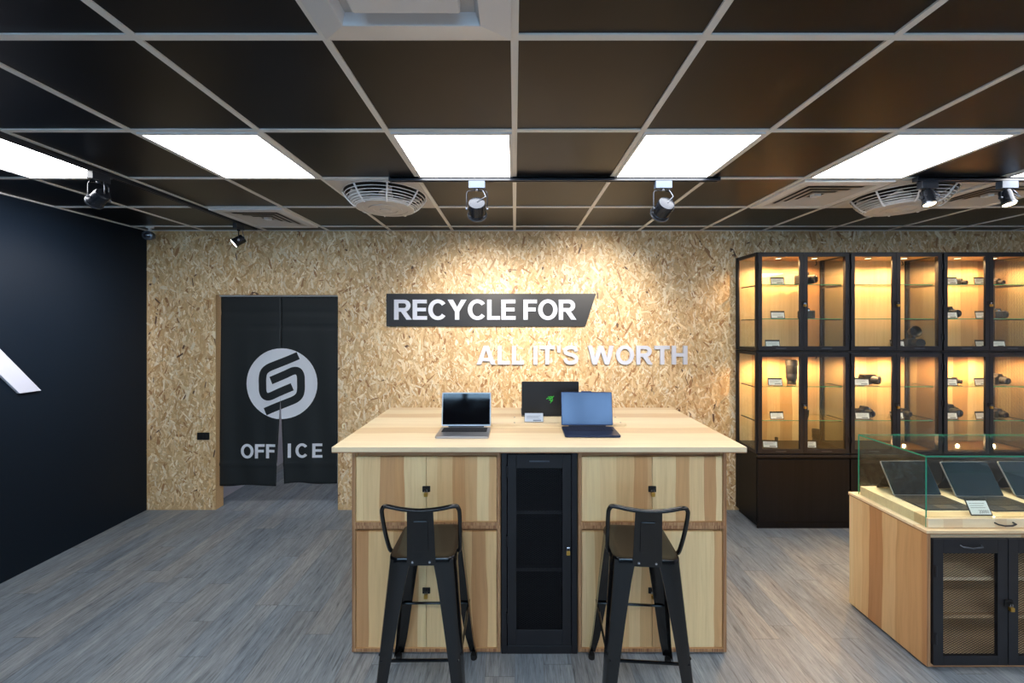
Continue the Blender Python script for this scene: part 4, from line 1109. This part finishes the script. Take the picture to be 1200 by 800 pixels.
# tablets
def make_tablet():
    t = thing('tablet', 'x', 'tablet', (0, 0, 0), group='tablets with keyboards inside the glass counter')
    w, h = .285, .195; tilt = math.radians(27)
    R = Matrix.Translation((0, 0, .006)) @ Matrix.Rotation(-tilt, 4, 'X')
    b = MB().prism(rrect(w, h, .008, cy=h/2), 0, .0085, 'y', M=R).build('tablet_body', M['alu'], t, bevel=.001)
    MB().prism(rrect(w-.004, h-.004, .007, cy=h/2), -.0008, 0, 'y', M=R).build('screen', M['screen_room'], b)
    # kickstand from mid-back down to the tray
    p1 = R @ Vector((0, .0085, h*.62)); y1 = p1.y; z1 = p1.z
    ks = MB(); ks.add([(-w*.46, y1, z1), (w*.46, y1, z1), (w*.46, y1+.065, .0005), (-w*.46, y1+.065, .0005), (-w*.46, y1, z1-.003), (w*.46, y1, z1-.003), (w*.46, y1+.061, .0005), (-w*.46, y1+.061, .0005)],
                      [(0, 1, 2, 3), (4, 7, 6, 5), (0, 4, 5, 1), (3, 2, 6, 7), (0, 3, 7, 4), (1, 5, 6, 2)])
    ks.build('kickstand', M['alu_dark'], t)
    kb = MB().prism(rrect(w, .18, .006, cy=-.09), .0005, .0055, 'z').build('keyboard_cover', M['keyboard_cover'], t, bevel=.001)
    k = MB()
    for i in range(13):
        for j in range(5):
            if j == 4 and 4 <= i <= 8 and i > 4: continue
            a = -w*.46+w*.92*i/13+.001; bb = a+w*.92/13*(5 if (j == 4 and i == 4) else 1)-.002; y0 = -.025-.018*(j+1); k.box(a, bb, y0, y0+.016, .0055, .007)
    k.build('keys', M['keys'], kb)
    MB().prism(rrect(.1, .045, .004, cy=-.148), .0055, .006, 'z').build('trackpad', M['alu_dark'], kb)
    return t
tb1 = make_tablet(); zt_ = TZ+.001
tb1.location = (2.41, 2.345, zt_); tb1['label'] = 'leftmost open tablet with grey keyboard in the glass counter'
dup(tb1, (2.765, 2.33, zt_), 0, 'second open tablet with grey keyboard, behind the white price card')
dup(tb1, (3.125, 2.335, zt_), 0, 'third open tablet in the glass counter, cut by the right photo edge')
cdn = make_card(.118, .088, 24, number='20000'); cdn.location = (2.507, 2.104, zt_); cdn.rotation_euler = (0, 0, 0)
cdn['label'] = 'white price card in front of the tablets inside the glass counter'; cdn['group'] = 'price cards'
o = dup(cdn, (2.86, 2.104, zt_), 0, 'price card in the glass counter at the right photo edge')

# light in the office behind the curtain
t = thing('office_ceiling_light', 'lit ceiling panel in the office behind the curtain', 'ceiling light', (-1.8, 5.2, ZC))
MB().box(-.3, .3, -.3, .3, -.014, -.001).build('frame', M['white'], t)
MB().box(-.28, .28, -.28, .28, -.016, -.0135).build('diffuser', M['led'], t)
